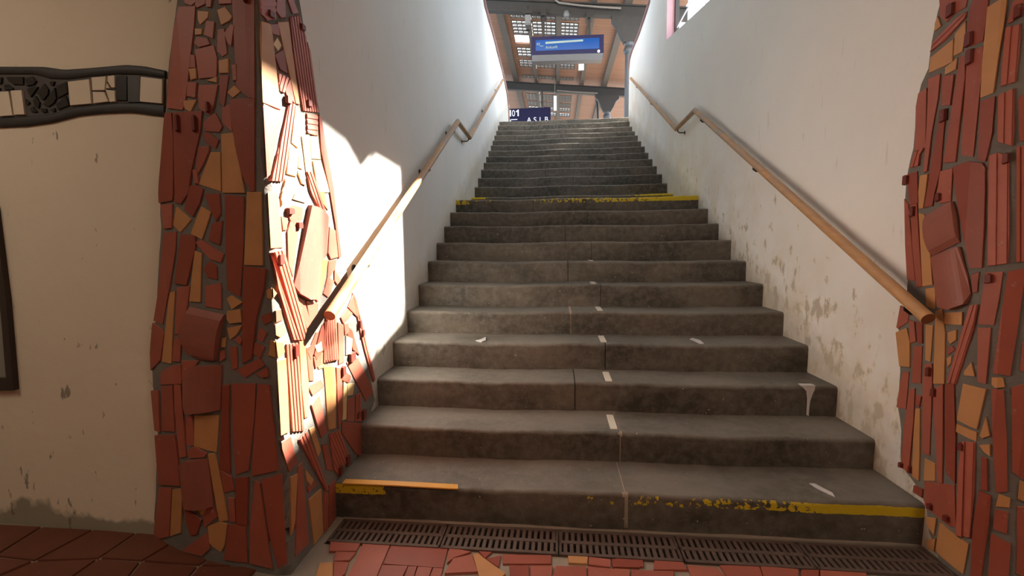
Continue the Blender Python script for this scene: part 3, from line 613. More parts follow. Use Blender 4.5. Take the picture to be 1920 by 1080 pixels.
def text_mesh(name, s, size, loc, mat, parent, extrude=.003, sx=1.0):
    cu = bpy.data.curves.new(name, 'FONT'); cu.body = s; cu.size = size; cu.extrude = extrude
    t = bpy.data.objects.new(name+'_tmp', cu); COL.objects.link(t)
    bpy.context.view_layer.update()
    me = bpy.data.meshes.new_from_object(t.evaluated_get(bpy.context.evaluated_depsgraph_get()))
    bpy.data.objects.remove(t)
    me.transform(Matrix.Translation(loc) @ Matrix.Rotation(math.pi/2, 4, 'X') @ Matrix.Diagonal((sx, 1, 1, 1)))
    me.materials.clear(); me.materials.append(M[mat]); me.name = name
    o = bpy.data.objects.new(name, me); COL.objects.link(o); o.parent = parent
    o.matrix_parent_inverse = world(parent).inverted()
    return o

# ---------------------------------------------------------------- mosaic pillars
class Foot:
    """vertical surface over a plan outline: (u along the outline, z, distance out of it) -> point"""
    def __init__(self, F):
        self.F = F; self.c = [0]
        for a, b in zip(F, F[1:]): self.c.append(self.c[-1]+math.hypot(b[0]-a[0], b[1]-a[1]))
    def pos(self, u):
        c, F = self.c, self.F; i = 0
        while i < len(F)-2 and u > c[i+1]: i += 1
        t = (u-c[i])/(c[i+1]-c[i]); a, b = F[i], F[i+1]
        return a[0]+(b[0]-a[0])*t, a[1]+(b[1]-a[1])*t
    def P(self, u, z, off=0):
        x, y = self.pos(u); a = self.pos(u-.008); b = self.pos(u+.008)
        dx, dy = b[0]-a[0], b[1]-a[1]; l = math.hypot(dx, dy)
        return Vector((x+dy/l*off, y-dx/l*off, z))
def clip(poly, a, b, c):
    """keep a*u+b*z <= c"""
    out = []
    for (p, q) in zip(poly, poly[1:]+poly[:1]):
        dp, dq = a*p[0]+b*p[1]-c, a*q[0]+b*q[1]-c
        if dp <= 0: out.append(p)
        if (dp < 0 < dq) or (dq < 0 < dp):
            t = dp/(dp-dq); out.append((p[0]+(q[0]-p[0])*t, p[1]+(q[1]-p[1])*t))
    return out
def area(p): return sum(a[0]*b[1]-b[0]*a[1] for a, b in zip(p, p[1:]+p[:1]))/2
def inset(p, d):
    cx = sum(a[0] for a in p)/len(p); cz = sum(a[1] for a in p)/len(p)
    out = []
    for a in p:
        l = math.hypot(a[0]-cx, a[1]-cz); k = max(.6, 1-d*1.3/max(l, 1e-4)); out.append((cx+(a[0]-cx)*k, cz+(a[1]-cz)*k))
    return out
def axis(p):
    best, d = 0, (0, 1)
    for a, b in zip(p, p[1:]+p[:1]):
        l = math.hypot(b[0]-a[0], b[1]-a[1])
        if l > best: best = l; d = ((b[0]-a[0])/l, (b[1]-a[1])/l)
    return d
def add_tile(mb, surf, poly, col, mi, grow=True):
    if area(poly) < 0: poly = poly[::-1]
    base = random.uniform(.0035, .0065)
    if grow: poly = inset(poly, -.0022)
    if surf.corner is not None:
        uc = surf.corner; pa, pb = clip(poly, 1, 0, uc-.0015), clip(poly, -1, 0, -uc-.0015)
        A0 = abs(area(poly)); parts = [q for q in (pa, pb) if len(q) >= 3 and abs(area(q)) > .22*A0]
        if len(pa) >= 3 and len(pb) >= 3 and min(abs(area(pa)), abs(area(pb))) > 1e-6:
            for q in parts: add_tile(mb, surf, q, col, mi, False)
            return
    flip = surf.flip
    def solid(pl, o_top, o_base=-.004, ins=.0014):
        tp = inset(pl, ins)
        f = o_top if callable(o_top) else (lambda q: o_top)
        t = [surf.P(a, z, f((a, z))) for a, z in tp]; b = [surf.P(a, z, o_base) for a, z in pl]
        mid = [surf.P(a, z, f((a, z))-.0018) for a, z in pl]
        n = len(pl); i = len(mb.v)
        mb.v += [tuple(q) for q in t+mid+b]
        mb.f.append(tuple(range(i, i+n))); mb.m.append(mi)
        for L in (0, n):
            for k in range(n):
                a_, b_ = i+L+k, i+L+(k+1) % n
                mb.f.append((b_, a_, a_+n, b_+n)); mb.m.append(mi)
    if col in ('b', 'p'):
        solid(poly, base)
        d = axis(poly); nx = (-d[1], d[0])
        vals = [q[0]*nx[0]+q[1]*nx[1] for q in poly]; lo, hi = min(vals), max(vals)
        k = max(2, int((hi-lo)/.019)); w = (hi-lo)/k
        for j in range(k):
            a0, a1 = lo+w*(j+.18), lo+w*(j+.82)
            pl = clip(clip(poly, nx[0], nx[1], a1), -nx[0], -nx[1], -a0)
            if len(pl) >= 3 and abs(area(pl)) > 5e-5: solid(pl, base+.0028, base-.003, .001)
    elif col == 'c':
        d = axis(poly); nx = (-d[1], d[0])
        vals = [q[0]*nx[0]+q[1]*nx[1] for q in poly]; lo, hi = min(vals), max(vals); k = 8
        def hh(q):
            t = (q[0]*nx[0]+q[1]*nx[1]-lo)/(hi-lo)*2-1
            return base+.018*math.sqrt(max(0, 1-t*t))
        for j in range(k):
            a0, a1 = lo+(hi-lo)*j/k, lo+(hi-lo)*(j+1)/k
            pl = clip(clip(poly, nx[0], nx[1], a1), -nx[0], -nx[1], -a0)
            if len(pl) >= 3: solid(pl, hh, -.004, 0)
    else:
        us = [q[0] for q in poly]; cuts = [u for u in surf.cuts if min(us)+.004 < u < max(us)-.004]
        if not cuts: solid(poly, base)
        rest = poly
        for u in cuts+([9.0] if cuts else []):
            pl = clip(rest, 1, 0, u); rest = clip(rest, -1, 0, -u)
            if len(pl) >= 3 and abs(area(pl)) > 1e-6: solid(pl, base, -.004, 0)
            if len(rest) < 3: break
def pillar(name, F, tiles, lug_rects, left_b, right_b, filler, label, corner=None, cz_top=3.0):
    surf = Foot(F); surf.flip = False; surf.corner = corner
    c_ = surf.c; surf.cuts = sorted(c_[1:-1]+[(p+q)/2 for p, q in zip(c_[1:-2], c_[2:-1]) if q-p < .08])
    if corner is not None: surf.cuts = [u for u in surf.cuts if u < corner-.03]
    root = thing(name, (*surf.pos((left_b(1)+right_b(1))/2), 0), label, 'pillar')
    # mortar body
    mb = MB(); rows = [i*.05-.02 for i in range(int(cz_top/.05)+2)]; rows[-1] = min(rows[-1], cz_top)
    rings = []
    for z in rows:
        a, b = left_b(z), right_b(z)
        n = 34; ring = [surf.P(a+.004, z, -.07)]
        for k in range(n+1):
            u = a+(b-a)*k/n
            ring.append(surf.P(u, z, .0015*wob(u*9, z*11)))
        ring.append(surf.P(b-.004, z, -.07)); rings.append(ring)
    mb.loft(rings, closed=False, caps=False)
    mb.build('mortar_body', 'mortar', root, smooth=40)
    mats = ['t_r', 't_s', 't_r2', 't_o', 't_y', 't_b', 't_p', 't_c']; idx = {'r': 0, 's': 1, 'o': 3, 'y': 4, 'b': 5, 'p': 6, 'c': 7}
    tb = MB()
    for col, poly in list(tiles)+filler:
        mi = idx[col]
        if col == 'r': mi = random.choice((0, 0, 1, 2, 2))
        if col == 's': mi = random.choice((0, 1))
        add_tile(tb, surf, [tuple(q) for q in poly], col, mi)
    tb.build('tile_mosaic', mats, root)
    for u0, z0, u1, z1 in lug_rects:
        lb = MB()
        pl = [(u0, z0), (u1, z0+.004), (u1, z1-.004), ((u0+u1)/2, z1), (u0, z1-.004)]
        lb.poly_prism([surf.P(u, z, .016) for u, z in inset(pl, .002)], [surf.P(u, z, .004) for u, z in pl])
        lb.build('tile_lug', 'lug', root)
    return root, surf
def gen_filler(u0, u1, z0, z1, tiles, seed):
    rnd = random.Random(seed); out = []
    bbs = [(min(p[0] for p in t)-.01, max(p[0] for p in t)+.01, min(p[1] for p in t)-.01, max(p[1] for p in t)+.01) for _, t in tiles]
    u = u0
    while u < u1-.02:
        w = min(rnd.uniform(.045, .09), u1-u); z = z0
        while z < z1-.03:
            h = min(rnd.choice((rnd.uniform(.06, .16), rnd.uniform(.15, .42))), z1-z)
            r = (u+.006, u+w-.006, z+.006, z+h-.006)
            if not any(r[0] < b[1] and r[1] > b[0] and r[2] < b[3] and r[3] > b[2] for b in bbs):
                j = lambda: rnd.uniform(-.004, .004)
                out.append((rnd.choice('rrrsob'), [(r[0]+j(), r[2]+j()), (r[1]+j(), r[2]+j()), (r[1]+j(), r[3]+j()), (r[0]+j(), r[3]+j())]))
            z += h
        u += w
    return out
lb = lambda z: interp(LBL, z) if z < 2.13 else .484+(z-2.13)*.25
rb = lambda z: interp(LBR, z) if z < 2.26 else 1.045-(z-2.26)*.29
fl = gen_filler(.52, .80, 2.05, 2.98, TL, 3)+gen_filler(.83, .98, 2.1, 2.95, TL, 4)
PIL_L, SURF_L = pillar('mosaic_pillar', FL, TL, LL, lb, rb, fl, 'dark red terracotta shard pillar left of the stairs, its stair side lit by the sun', Foot(FL).c[7]-.004)
endr = Foot(FR).c[-1]
fr_ = gen_filler(.60, endr-.02, 0.0, 2.98, TR, 5)+gen_filler(.50, .60, 2.14, 2.98, TR, 6)
rbl = lambda z: interp(RBL, z) if z < 2.16 else .474+(z-2.16)*.15
PIL_R, SURF_R = pillar('mosaic_pillar', FR, TR, RL, rbl, lambda z: endr, fr_, 'red and ochre terracotta shard pillar right of the stairs, behind the right handrail end')

# ---------------------------------------------------------------- staircase
stairs = thing('staircase', (.2, 1.96, 0), 'worn grey stone staircase rising between two white walls', 'stairs')
NS = len(ST)
def step_profile(y, zb, z, back, n=5, r=.016):
    pts = [(y+.004, zb), (y, z-r)]
    for k in range(1, n): a = k/n*math.pi/2; pts.append((y+r-r*math.cos(a), z-r+r*math.sin(a)))
    pts += [(y+r, z), (back, z), (back, zb)]
    return pts
MORTAR = {1, 2, 5}
for s in range(1, NS+1):
    y, zl, zr, xl_, xr_ = ST[s-1]
    x0 = lwx(y)-.05 if s > 3 else lwx(y)-.02; x1 = rwx(y)+.05
    zb_l, zb_r = (ST[s-2][1]-.03, ST[s-2][2]-.03) if s > 1 else (-.05, -.05)
    back = ST[s][0]+.03 if s < NS else 13.0
    jx = JX.get(s, .05+.22*math.sin(s*2.4))
    mb = MB()
    for pi, (xa, xb) in enumerate(((x0, jx-.0025), (jx+.0025, x1))):
        n = max(3, int((xb-xa)/.035)); rings = []
        for k in range(n+1):
            x = lerp(xa, xb, k/n); t = (x-x0)/(x1-x0)
            wearm = .011*math.exp(-((t-.27)/.13)**2)+.009*math.exp(-((t-.72)/.14)**2)
            z = lerp(zl, zr, t)-wearm+.0022*wob(x*5, s*1.7+pi)
            yy = y+.004*wob(x*4, s*3.1+pi)+wearm*.5
            r = .014+.006*(1+wob(x*6, s))
            prof = step_profile(yy, lerp(zb_l, zb_r, t), z, back, 4, r)
            rings.append([(x, py, pz) for py, pz in prof])
        mb.loft(rings, True, True)
    # pointing between the two slabs
    zj = lerp(zl, zr, (jx-x0)/(x1-x0))
    if s in MORTAR:
        w = {1: .013, 2: .010}.get(s, .006)
        prof = step_profile(y+.001, zj-.16, zj-.002, back, 4, .014)
        mb.loft([[(jx-w+.003*wob(i*3.0, s), py, pz) for py, pz in prof] for i in (0,)]+[[(jx+w, py, pz) for py, pz in prof]], True, True, 1)
    else:
        prof = step_profile(y+.012, zj-.17, zj-.010, back, 4, .014)
        mb.loft([[(jx+d, py, pz) for py, pz in prof] for d in (-.0045, .0045)], True, True, 2)
    mt = {1: 'stone_a', 11: 'stone_b', 12: 'stone_c'}.get(s, 'stone')
    o = mb.build('step', [mt, 'joint', 'dark'], stairs, smooth=35)
    if s == 1: tag(o, 'bottom step with flaking yellow paint along its edge')
    if s == 11: tag(o, 'landing step with a bright yellow painted edge')
    if s == 12: tag(o, 'step behind the landing with remains of yellow paint')

def flat(name, pts, z, mat, label, cat, th=.0018, group=None, tilt=None):
    mb = MB(); cx = sum(p[0] for p in pts)/len(pts); cy = sum(p[1] for p in pts)/len(pts)
    pts = pts if area([tuple(p) for p in pts]) > 0 else pts[::-1]
    zf = z if callable(z) else (lambda x, y: z)
    mb.poly_prism([(x, y, zf(x, y)+th) for x, y in pts], [(x, y, zf(x, y)-.004) for x, y in pts])
    return tag(mb.build(name, mat, None, None, (cx, cy, zf(cx, cy))), label, cat, group)
def tread_z(s):
    y, zl, zr, a, b = ST[s-1]
    def f(x, yy):
        x0 = lwx(y)-.05 if s > 3 else lwx(y)-.02; x1 = rwx(y)+.05; t = (x-x0)/(x1-x0)
        return lerp(zl, zr, t)-.011*math.exp(-((t-.27)/.13)**2)-.009*math.exp(-((t-.72)/.14)**2)+.003
    return f
def fine(a, b, c, d, n=12):
    """quad outline with its two long sides cut into n pieces so it can follow a worn tread"""
    return [(lerp(a[0], b[0], k/n), lerp(a[1], b[1], k/n)) for k in range(n+1)]+[(lerp(c[0], d[0], k/n), lerp(c[1], d[1], k/n)) for k in range(n+1)]
def strip(name, a, b, c, d, zf, mat, label, cat, group=None, n=12, th=.0018):
    mb = MB(); rings = []
    for k in range(n+1):
        p = (lerp(a[0], b[0], k/n), lerp(a[1], b[1], k/n)); q = (lerp(d[0], c[0], k/n), lerp(d[1], c[1], k/n))
        rings.append([(*p, zf(*p)+th), (*q, zf(*q)+th), (*q, zf(*q)-.004), (*p, zf(*p)-.004)])
    mb.loft(rings)
    cx, cy = (a[0]+c[0])/2, (a[1]+c[1])/2
    return tag(mb.build(name, mat, None, None, (cx, cy, zf(cx, cy))), label, cat, group)
strip('yellow_tape', (-.985, 1.993), (-.455, 2.0), (-.445, 1.962), (-.985, 1.976-.022), tread_z(1), 'tape_y', 'orange yellow tape strip stuck along the left front of the bottom step', 'tape')
wl = {2: 'lowest and longest looking', 3: 'second from the bottom', 4: 'third from the bottom', 5: 'fourth from the bottom', 6: 'fifth from the bottom', 7: 'topmost and smallest'}
for s, (xa, xb, ya, yb) in {2: (.267, .303, 2.305, 2.505), 3: (.273, .309, 2.595, 2.79), 4: (.273, .309, 2.90, 3.10), 5: (.279, .315, 3.215, 3.42), 6: (.258, .294, 3.52, 3.72), 7: (.262, .298, 3.83, 4.03)}.items():
    strip('marker_tape', (xa, ya), (xa, yb), (xb, yb), (xb, ya), tread_z(s), 'tape_w', 'off white tape strip mid tread, %s of the six' % wl[s], 'tape', 'white tape strips on the treads', 4)
flat('white_splash', [(1.126, 2.112), (1.147, 2.108), (1.163, 2.068), (1.178, 2.033), (1.170, 2.0), (1.146, 2.044), (1.132, 2.079)], tread_z(1), 'splash', 'white feather shaped splash on the right of the bottom tread', 'splash', group='white splashes')
flat('white_splash', [(.853, 3.05), (.885, 3.09), (.907, 3.018), (.90, 2.91), (.875, 2.90), (.867, 2.982)], tread_z(4), 'splash', 'white splash on the right half of the fourth tread', 'splash', group='white splashes')
flat('white_splash', [(-.528, 2.939), (-.505, 2.976), (-.481, 3.06), (-.465, 2.951), (-.484, 2.906)], tread_z(4), 'splash', 'white splash on the left half of the fourth tread', 'splash', group='white splashes')
# paint run on the third riser
mb = MB(); yd = ST[2][0]
dr = [(1.301, .486), (1.32, .466), (1.334, .45), (1.340, .412), (1.341, .379), (1.340, .32), (1.347, .318), (1.348, .373), (1.352, .405), (1.361, .438), (1.371, .464), (1.373, .486)]
mb.poly_prism([(x, yd-.006, z-.002) for x, z in dr], [(x, yd+.012, z-.002) for x, z in dr])
mb.box((1.303, yd-.004, .4785), (1.373, yd+.03, .4835))
tag(mb.build('paint_run', 'splash', None, None, (1.34, yd, .4)), 'pale paint run dripping down the right end of the third riser', 'paint run')

# ---------------------------------------------------------------- floor and drain
fb = MB()
fb.box((-4.3, -4.2, -.3), (4.3, 1.772, -.007)); fb.box((-4.3, 1.772, -.3), (-.985, 2.05, -.007)); fb.box((1.482, 1.772, -.3), (4.3, 2.05, -.007))
fb.box((-.985, 1.952, -.3), (1.482, 2.05, -.004)); fb.box((-.985, 1.772, -.3), (1.482, 1.952, -.15))
ft = MB(); rnd = random.Random(11)
def floor_tile(col, pl):
    if area(pl) < 0: pl = pl[::-1]
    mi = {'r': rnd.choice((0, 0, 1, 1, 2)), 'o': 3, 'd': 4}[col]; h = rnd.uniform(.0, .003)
    t = inset(pl, .002); n = len(pl)
    ft.poly_prism([(x, y, h) for x, y in t], [(x, y, -.012) for x, y in pl], mi)
for col, pl in FT: floor_tile(col, inset([tuple(q) for q in pl], -.003))
def grid_tiles(x0, x1, y0, y1, sx, sy, ang=0.0, keep=lambda x, y: True):
    nx, ny = int((x1-x0)/sx)+1, int((y1-y0)/sy)+1
    P = {}
    for i in range(nx+1):
        for j in range(ny+1):
            P[i, j] = (x0+i*(x1-x0)/nx+rnd.uniform(-.28, .28)*sx*(0 < i < nx), y0+j*(y1-y0)/ny+rnd.uniform(-.22, .22)*sy*(0 < j < ny))
    for i in range(nx):
        for j in range(ny):
            q = [P[i, j], P[i+1, j], P[i+1, j+1], P[i, j+1]]
            c = (sum(a[0] for a in q)/4, sum(a[1] for a in q)/4)
            if keep(*c): floor_tile('d' if c[0] < -1.15 else 'o' if rnd.random() < .14 else 'r', inset(q, .006))  # left part gets the dirty tile with shade in its colour
grid_tiles(-1.15, 4.2, -4.0, 1.535, .26, .17)
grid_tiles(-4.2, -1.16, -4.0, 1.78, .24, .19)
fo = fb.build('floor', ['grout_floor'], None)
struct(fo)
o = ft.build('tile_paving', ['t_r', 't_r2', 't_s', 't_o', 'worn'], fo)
drain_y0, drain_y1 = 1.780, 1.945
gx = [-.975+i*.4905 for i in range(6)]
pos_name = ['leftmost, beside the left pillar', 'second from the left pillar', 'middle one', 'second from the right pillar', 'rightmost, beside the right pillar']
proto = None
def grate_mesh():
    mb = MB(); L = .486; W = drain_y1-drain_y0
    rows = [(0, .016), (W/2-.010, W/2+.010), (W-.016, W)]
    for a, b in rows: mb.box((0, a, -.014), (L, b, .004))
    n = 19; p = L/n
    for r, (a, b) in enumerate(((.016, W/2-.010), (W/2+.010, W-.016))):
        for k in range(n+1):
            c = k*p+(p*.25 if r else 0); mb.box((max(0, c-.0072), a, -.014), (min(L, c+.0072), b, .003))
    mb.box((0, 0, -.014), (.010, W, .004)); mb.box((L-.010, 0, -.014), (L, W, .004))
    return mb
for i in range(5):
    if proto is None: proto = grate_mesh().build('drain_grate', 'iron'); g = proto
    else: g = proto.copy(); COL.objects.link(g)
    g.location = (gx[i], drain_y0-.004-.003*i, -.0)
    g.rotation_euler = (0, 0, -.005)
    tag(g, 'rusty slotted drain grate below the bottom step, '+pos_name[i], 'grate', 'drain grates along the bottom step')

# ---------------------------------------------------------------- stair walls
# left wall: full height under the building, parapet by the platform
def topL(y):
    if y < 7.2: return 5.62
    if y < 7.5: return lerp(5.62, 5.09, (y-7.2)/.3)
    pts = [(7.5, 5.09), (8.9, 5.13), (10.5, 5.11), (11.2, 5.07), (11.7, 4.98), (12.0, 4.8), (12.06, 4.6)]
    for (a, za), (b, zb) in zip(pts, pts[1:]):
        if y <= b: return lerp(za, zb, (y-a)/(b-a))
    return 4.5
mb = MB(); ys = [1.79+i*.19 for i in range(54)]+[11.9, 12.0, 12.06]
rings = []
for y in ys:
    zb = max(-.1, .45*(y-2)-.4); zt = topL(y); x = lwx(y)
    prof = []
    for k in range(15):
        z = lerp(zb, zt, k/14); prof.append((x+.004*wob(y*1.3, z*2)-.002, y, z))
    prof += [(x-.3, y, zt), (x-.3, y, zb)]
    rings.append(prof)
mb.loft(rings)
wall_left = struct(mb.build('wall_left', 'wall_l', None, smooth=30))
def topR(y):
    if y < 7.5: return 5.62
    pts = [(7.5, 5.62), (7.55, 5.62), (7.6, 5.0), (8.4, 4.91), (9.2, 4.90), (9.5, 4.86), (9.57, 4.7)]
    for (a, za), (b, zb) in zip(pts, pts[1:]):
        if y <= b: return lerp(za, zb, (y-a)/(b-a))
    return 4.7
WY0, WY1, WT = 4.62, 6.55, .16
def sill(y): return 3.59+(y-4.84)*.213
def head(y): return 5.085-.13*math.exp(-((y-5.80)/.11)**2)+(.05 if y < 5.2 else 0)
mb = MB(); ys = sorted(set([round(1.87+i*.18, 3) for i in range(43)]+[WY0, WY1, 9.5, 9.57]))
ys = [y for y in ys if y <= 9.57]
def zrows(y):
    zb = max(-.1, .45*(y-2)-.4); a, b, t = sill(y), head(y), topR(y)
    if y > WY1: a, b = lerp(sill(WY1), 4.2, min(1, (y-WY1))), lerp(head(WY1), 4.45, min(1, (y-WY1)))
    return [lerp(zb, a, k/10) for k in range(11)]+[lerp(a, b, k/4) for k in range(1, 5)]+[lerp(b, t, k/3) for k in range(1, 4)]
def wx(y, z, out): return rwx(y)+(WT if out else .004*wob(y*1.1+2, z*2.3))
Zs = {y: zrows(y) for y in ys}; N = len(Zs[ys[0]])
for out in (0, 1):
    for ya, yb in zip(ys, ys[1:]):
        for k in range(N-1):
            if ya >= WY0-1e-4 and yb <= WY1+1e-4 and 10 <= k < 14: continue
            q = [(wx(ya, Zs[ya][k], out), ya, Zs[ya][k]), (wx(ya, Zs[ya][k+1], out), ya, Zs[ya][k+1]), (wx(yb, Zs[yb][k+1], out), yb, Zs[yb][k+1]), (wx(yb, Zs[yb][k], out), yb, Zs[yb][k])]
            mb.face(q if out else q[::-1])
for ya, yb in zip(ys, ys[1:]):   # top, sill and head reveals
    mb.face([(wx(ya, 0, 0), ya, Zs[ya][-1]), (wx(yb, 0, 0), yb, Zs[yb][-1]), (wx(yb, 0, 1), yb, Zs[yb][-1]), (wx(ya, 0, 1), ya, Zs[ya][-1])])
    if ya >= WY0-1e-4 and yb <= WY1+1e-4:
        for k in (10, 14): mb.face([(wx(ya, Zs[ya][k], 0), ya, Zs[ya][k]), (wx(yb, Zs[yb][k], 0), yb, Zs[yb][k]), (wx(yb, 0, 1), yb, Zs[yb][k]), (wx(ya, 0, 1), ya, Zs[ya][k])])
for y in (ys[0], ys[-1]): 
    for k in range(N-1): mb.face([(wx(y, 0, 0), y, Zs[y][k]), (wx(y, 0, 1), y, Zs[y][k]), (wx(y, 0, 1), y, Zs[y][k+1]), (wx(y, 0, 0), y, Zs[y][k+1])])
for y, mi in ((WY0, 1), (WY1, 1)):
    for k in range(10, 14): mb.face([(wx(y, Zs[y][k], 0), y, Zs[y][k]), (wx(y, 0, 1), y, Zs[y][k]), (wx(y, 0, 1), y, Zs[y][k+1]), (wx(y, 0, 0), y, Zs[y][k+1])], mi)
wall_right = struct(mb.build('wall_right', ['wall_r', 'pink'], None, smooth=30))
# its window: dark frame with pale bars
mb = MB(); xw = rwx(5.6)+.09
mb.box((xw, WY1-.05, sill(WY1)), (xw+.05, WY1, head(WY1))); mb.box((xw, WY0, sill(WY0)), (xw+.05, WY0+.05, head(WY0)))
for a, b in ((WY0, WY1),):
    mb.poly_prism([(xw, a, sill(a)+.045), (xw, a, sill(a)), (xw, b, sill(b)), (xw, b, sill(b)+.045)], [(xw+.05, a, sill(a)+.045), (xw+.05, a, sill(a)), (xw+.05, b, sill(b)), (xw+.05, b, sill(b)+.045)])
win2 = struct(mb.build('window_2', 'frame'))
for y in (5.26, 5.95):
    bb = MB(); bb.box((xw+.01, y-.012, sill(y)+.02), (xw+.03, y+.012, head(y)+.02)); bb.build('window_bar', 'barwhite', win2)
bb = MB(); bb.box((xw+.018, WY0+.03, 4.08), (xw+.03, WY1-.03, 4.095)); bb.build('window_bar', 'barwhite', win2)
# reddish coping along the parapet edges
mb = MB(); R = [(lwx(y)+.006, y, topL(y)+.012) for y in [7.25+i*.2 for i in range(24)]+[12.0, 12.07]]+[(lwx(12)+.004, 12.08, 4.3), (lwx(12)+.004, 12.075, 3.9)]
mb.tube(R, .028, 8); struct(mb.build('trim_1', 'copebrown', None, 50))
mb = MB(); R = [(rwx(y)+.006, y, topR(y)+.012) for y in [7.58, 7.66, 7.8, 8.1, 8.5, 8.9, 9.2, 9.5]]+[(rwx(9.6)+.01, 9.59, 4.7)]
mb.tube(R, .034, 8); struct(mb.build('trim_2', 'copebrown', None, 50))
# unseen stairwell ceiling, header and fascia, added to keep direct sun out
mb = MB(); mb.box((-1.6, 2.1, 5.6), (1.75, 7.25, 5.75)); mb.box((-1.35, 2.12, 2.95), (1.75, 2.3, 5.62)); mb.box((-1.5, 7.25, 5.6), (1.75, 7.55, 5.75)); mb.box((-1.5, 7.45, 5.6), (1.75, 7.55, 7.3))
struct(mb.build('stairwell_sun_blocker', 'ceil'))

# ---------------------------------------------------------------- lobby shell
def slab_wall(name, x0, x1, z0, z1, mat, yoff=0.0, th=.22, hole=None):
    mb = MB()
    def P(x, z, d): return (x, lobby_y(x)+yoff+d, z)
    xs = [x0, x1]; zs = [z0, z1]
    if hole: xs = sorted([x0, x1, hole[0], hole[1]]); zs = sorted([z0, z1, hole[2], hole[3]])
    for d in (0, th):
        for a, b in zip(xs, xs[1:]):
            for c, e in zip(zs, zs[1:]):
                if hole and a >= hole[0] and b <= hole[1] and c >= hole[2] and e <= hole[3]: continue
                q = [P(a, c, d), P(b, c, d), P(b, e, d), P(a, e, d)]; mb.face(q if d == 0 else q[::-1])
    for a in (x0, x1): mb.face([P(a, z0, 0), P(a, z1, 0), P(a, z1, th), P(a, z0, th)])
    return struct(mb.build(name, mat))
wall_front = slab_wall('wall_front', -4.3, -1.2, -.02, 3.05, 'lobby')
mb = MB(); mb.box((1.95, 1.66, -.02), (4.3, 1.86, 3.05)); mb.box((1.66, 1.76, -.02), (1.95, 1.86, 3.05)); struct(mb.build('wall_front_right', 'lobby'))
mb = MB(); mb.box((-4.5, -4.2, -.02), (-4.28, 2.1, 3.05)); struct(mb.build('wall_side_left', 'lobby'))
mb = MB(); mb.box((4.28, -4.2, -.02), (4.5, 1.9, 3.05)); struct(mb.build('wall_side_right', 'lobby'))
mb = MB(); mb.box((-4.5, -4.4, -.02), (4.5, -4.18, 3.05)); struct(mb.build('wall_back', 'lobby'))
mb = MB(); mb.box((-4.5, -4.4, 3.0), (4.5, 2.3, 3.15)); struct(mb.build('ceiling', 'ceil'))
# window in the lobby wall, frame leaning outward
def onlob(x, z, d): return (x, lobby_y(x)-d, z)
mb = MB()
outer = [(-3.0, 1.72), (-2.54, 1.66), (-2.381, 1.439), (-2.370, 1.036), (-2.379, .632), (-3.0, .60)]
inner = [(-2.95, 1.68), (-2.565, 1.62), (-2.414, 1.43), (-2.403, 1.035), (-2.413, .687), (-2.95, .655)]
n = len(outer)
for k in range(n):
    a, b, c, d = outer[k], outer[(k+1) % n], inner[(k+1) % n], inner[k]
    mb.poly_prism([onlob(*q, .022) for q in (a, d, c, b)][::-1], [onlob(*q, -.03) for q in (a, d, c, b)][::-1])
win1 = struct(mb.build('window_1', 'frame'))
mb = MB(); mb.poly_prism([onlob(*q, .006) for q in inner][::-1], [onlob(*q, -.01) for q in inner][::-1]); mb.build('pane', 'glass', win1)

# mosaic frieze on the lobby wall
fz = thing('mosaic_frieze', onlob(-1.9, 1.85, 0), 'wavy black mosaic frieze with white tiles on the cream wall left of the pillar', 'frieze')
def slabs(name, polys, mat, d0, d1):
    mb = MB()
    for pl in polys:
        pl = [tuple(q) for q in pl]
        if area(pl) < 0: pl = pl[::-1]
        mb.poly_prism([onlob(*q, d1) for q in inset(pl, .001)], [onlob(*q, d0) for q in pl])
    return mb.build(name, mat, fz)
slabs('backing', [FRZ['back']], 'frgrout', -.01, .006)
# rounded upper and lower borders
for nm, poly in (('upper_border', FRZ['upper']), ('lower_border', FRZ['lower'])):
    h = len(poly)//2; top = poly[:h] if len(poly) % 2 == 0 else poly[:h+1]
    mb = MB(); up_ = FRZ['upper'][:8] if nm == 'upper_border' else FRZ['lower'][:8]; lo_ = (FRZ['upper'][8:] if nm == 'upper_border' else FRZ['lower'][8:])[::-1]
    rings = []; xs = [lerp(-2.75, max(p[0] for p in up_), k/44) for k in range(45)]
    for x in xs:
        a = interp([(z, xx) for xx, z in up_], x); c = interp([(z, xx) for xx, z in lo_], x); mz = (a+c)/2; hz = (a-c)/2
        rings.append([onlob(x, mz+hz*math.cos(t*math.pi/8), -.01 if t in (0, 8) else .004+.010*math.sin(t*math.pi/8)) for t in range(9)])
    mb.loft(rings, True, True); mb.build(nm, 'black', fz, smooth=50)
for pl in FRZ['white']: slabs('white_tile', [pl], 'whitet', -.005, .014)
for pl in FRZ['black']: slabs('black_tile', [pl], 'blackt', -.005, .012)
slabs('charcoal_tile', FRZ['grey'], 'greyt', -.005, .012)

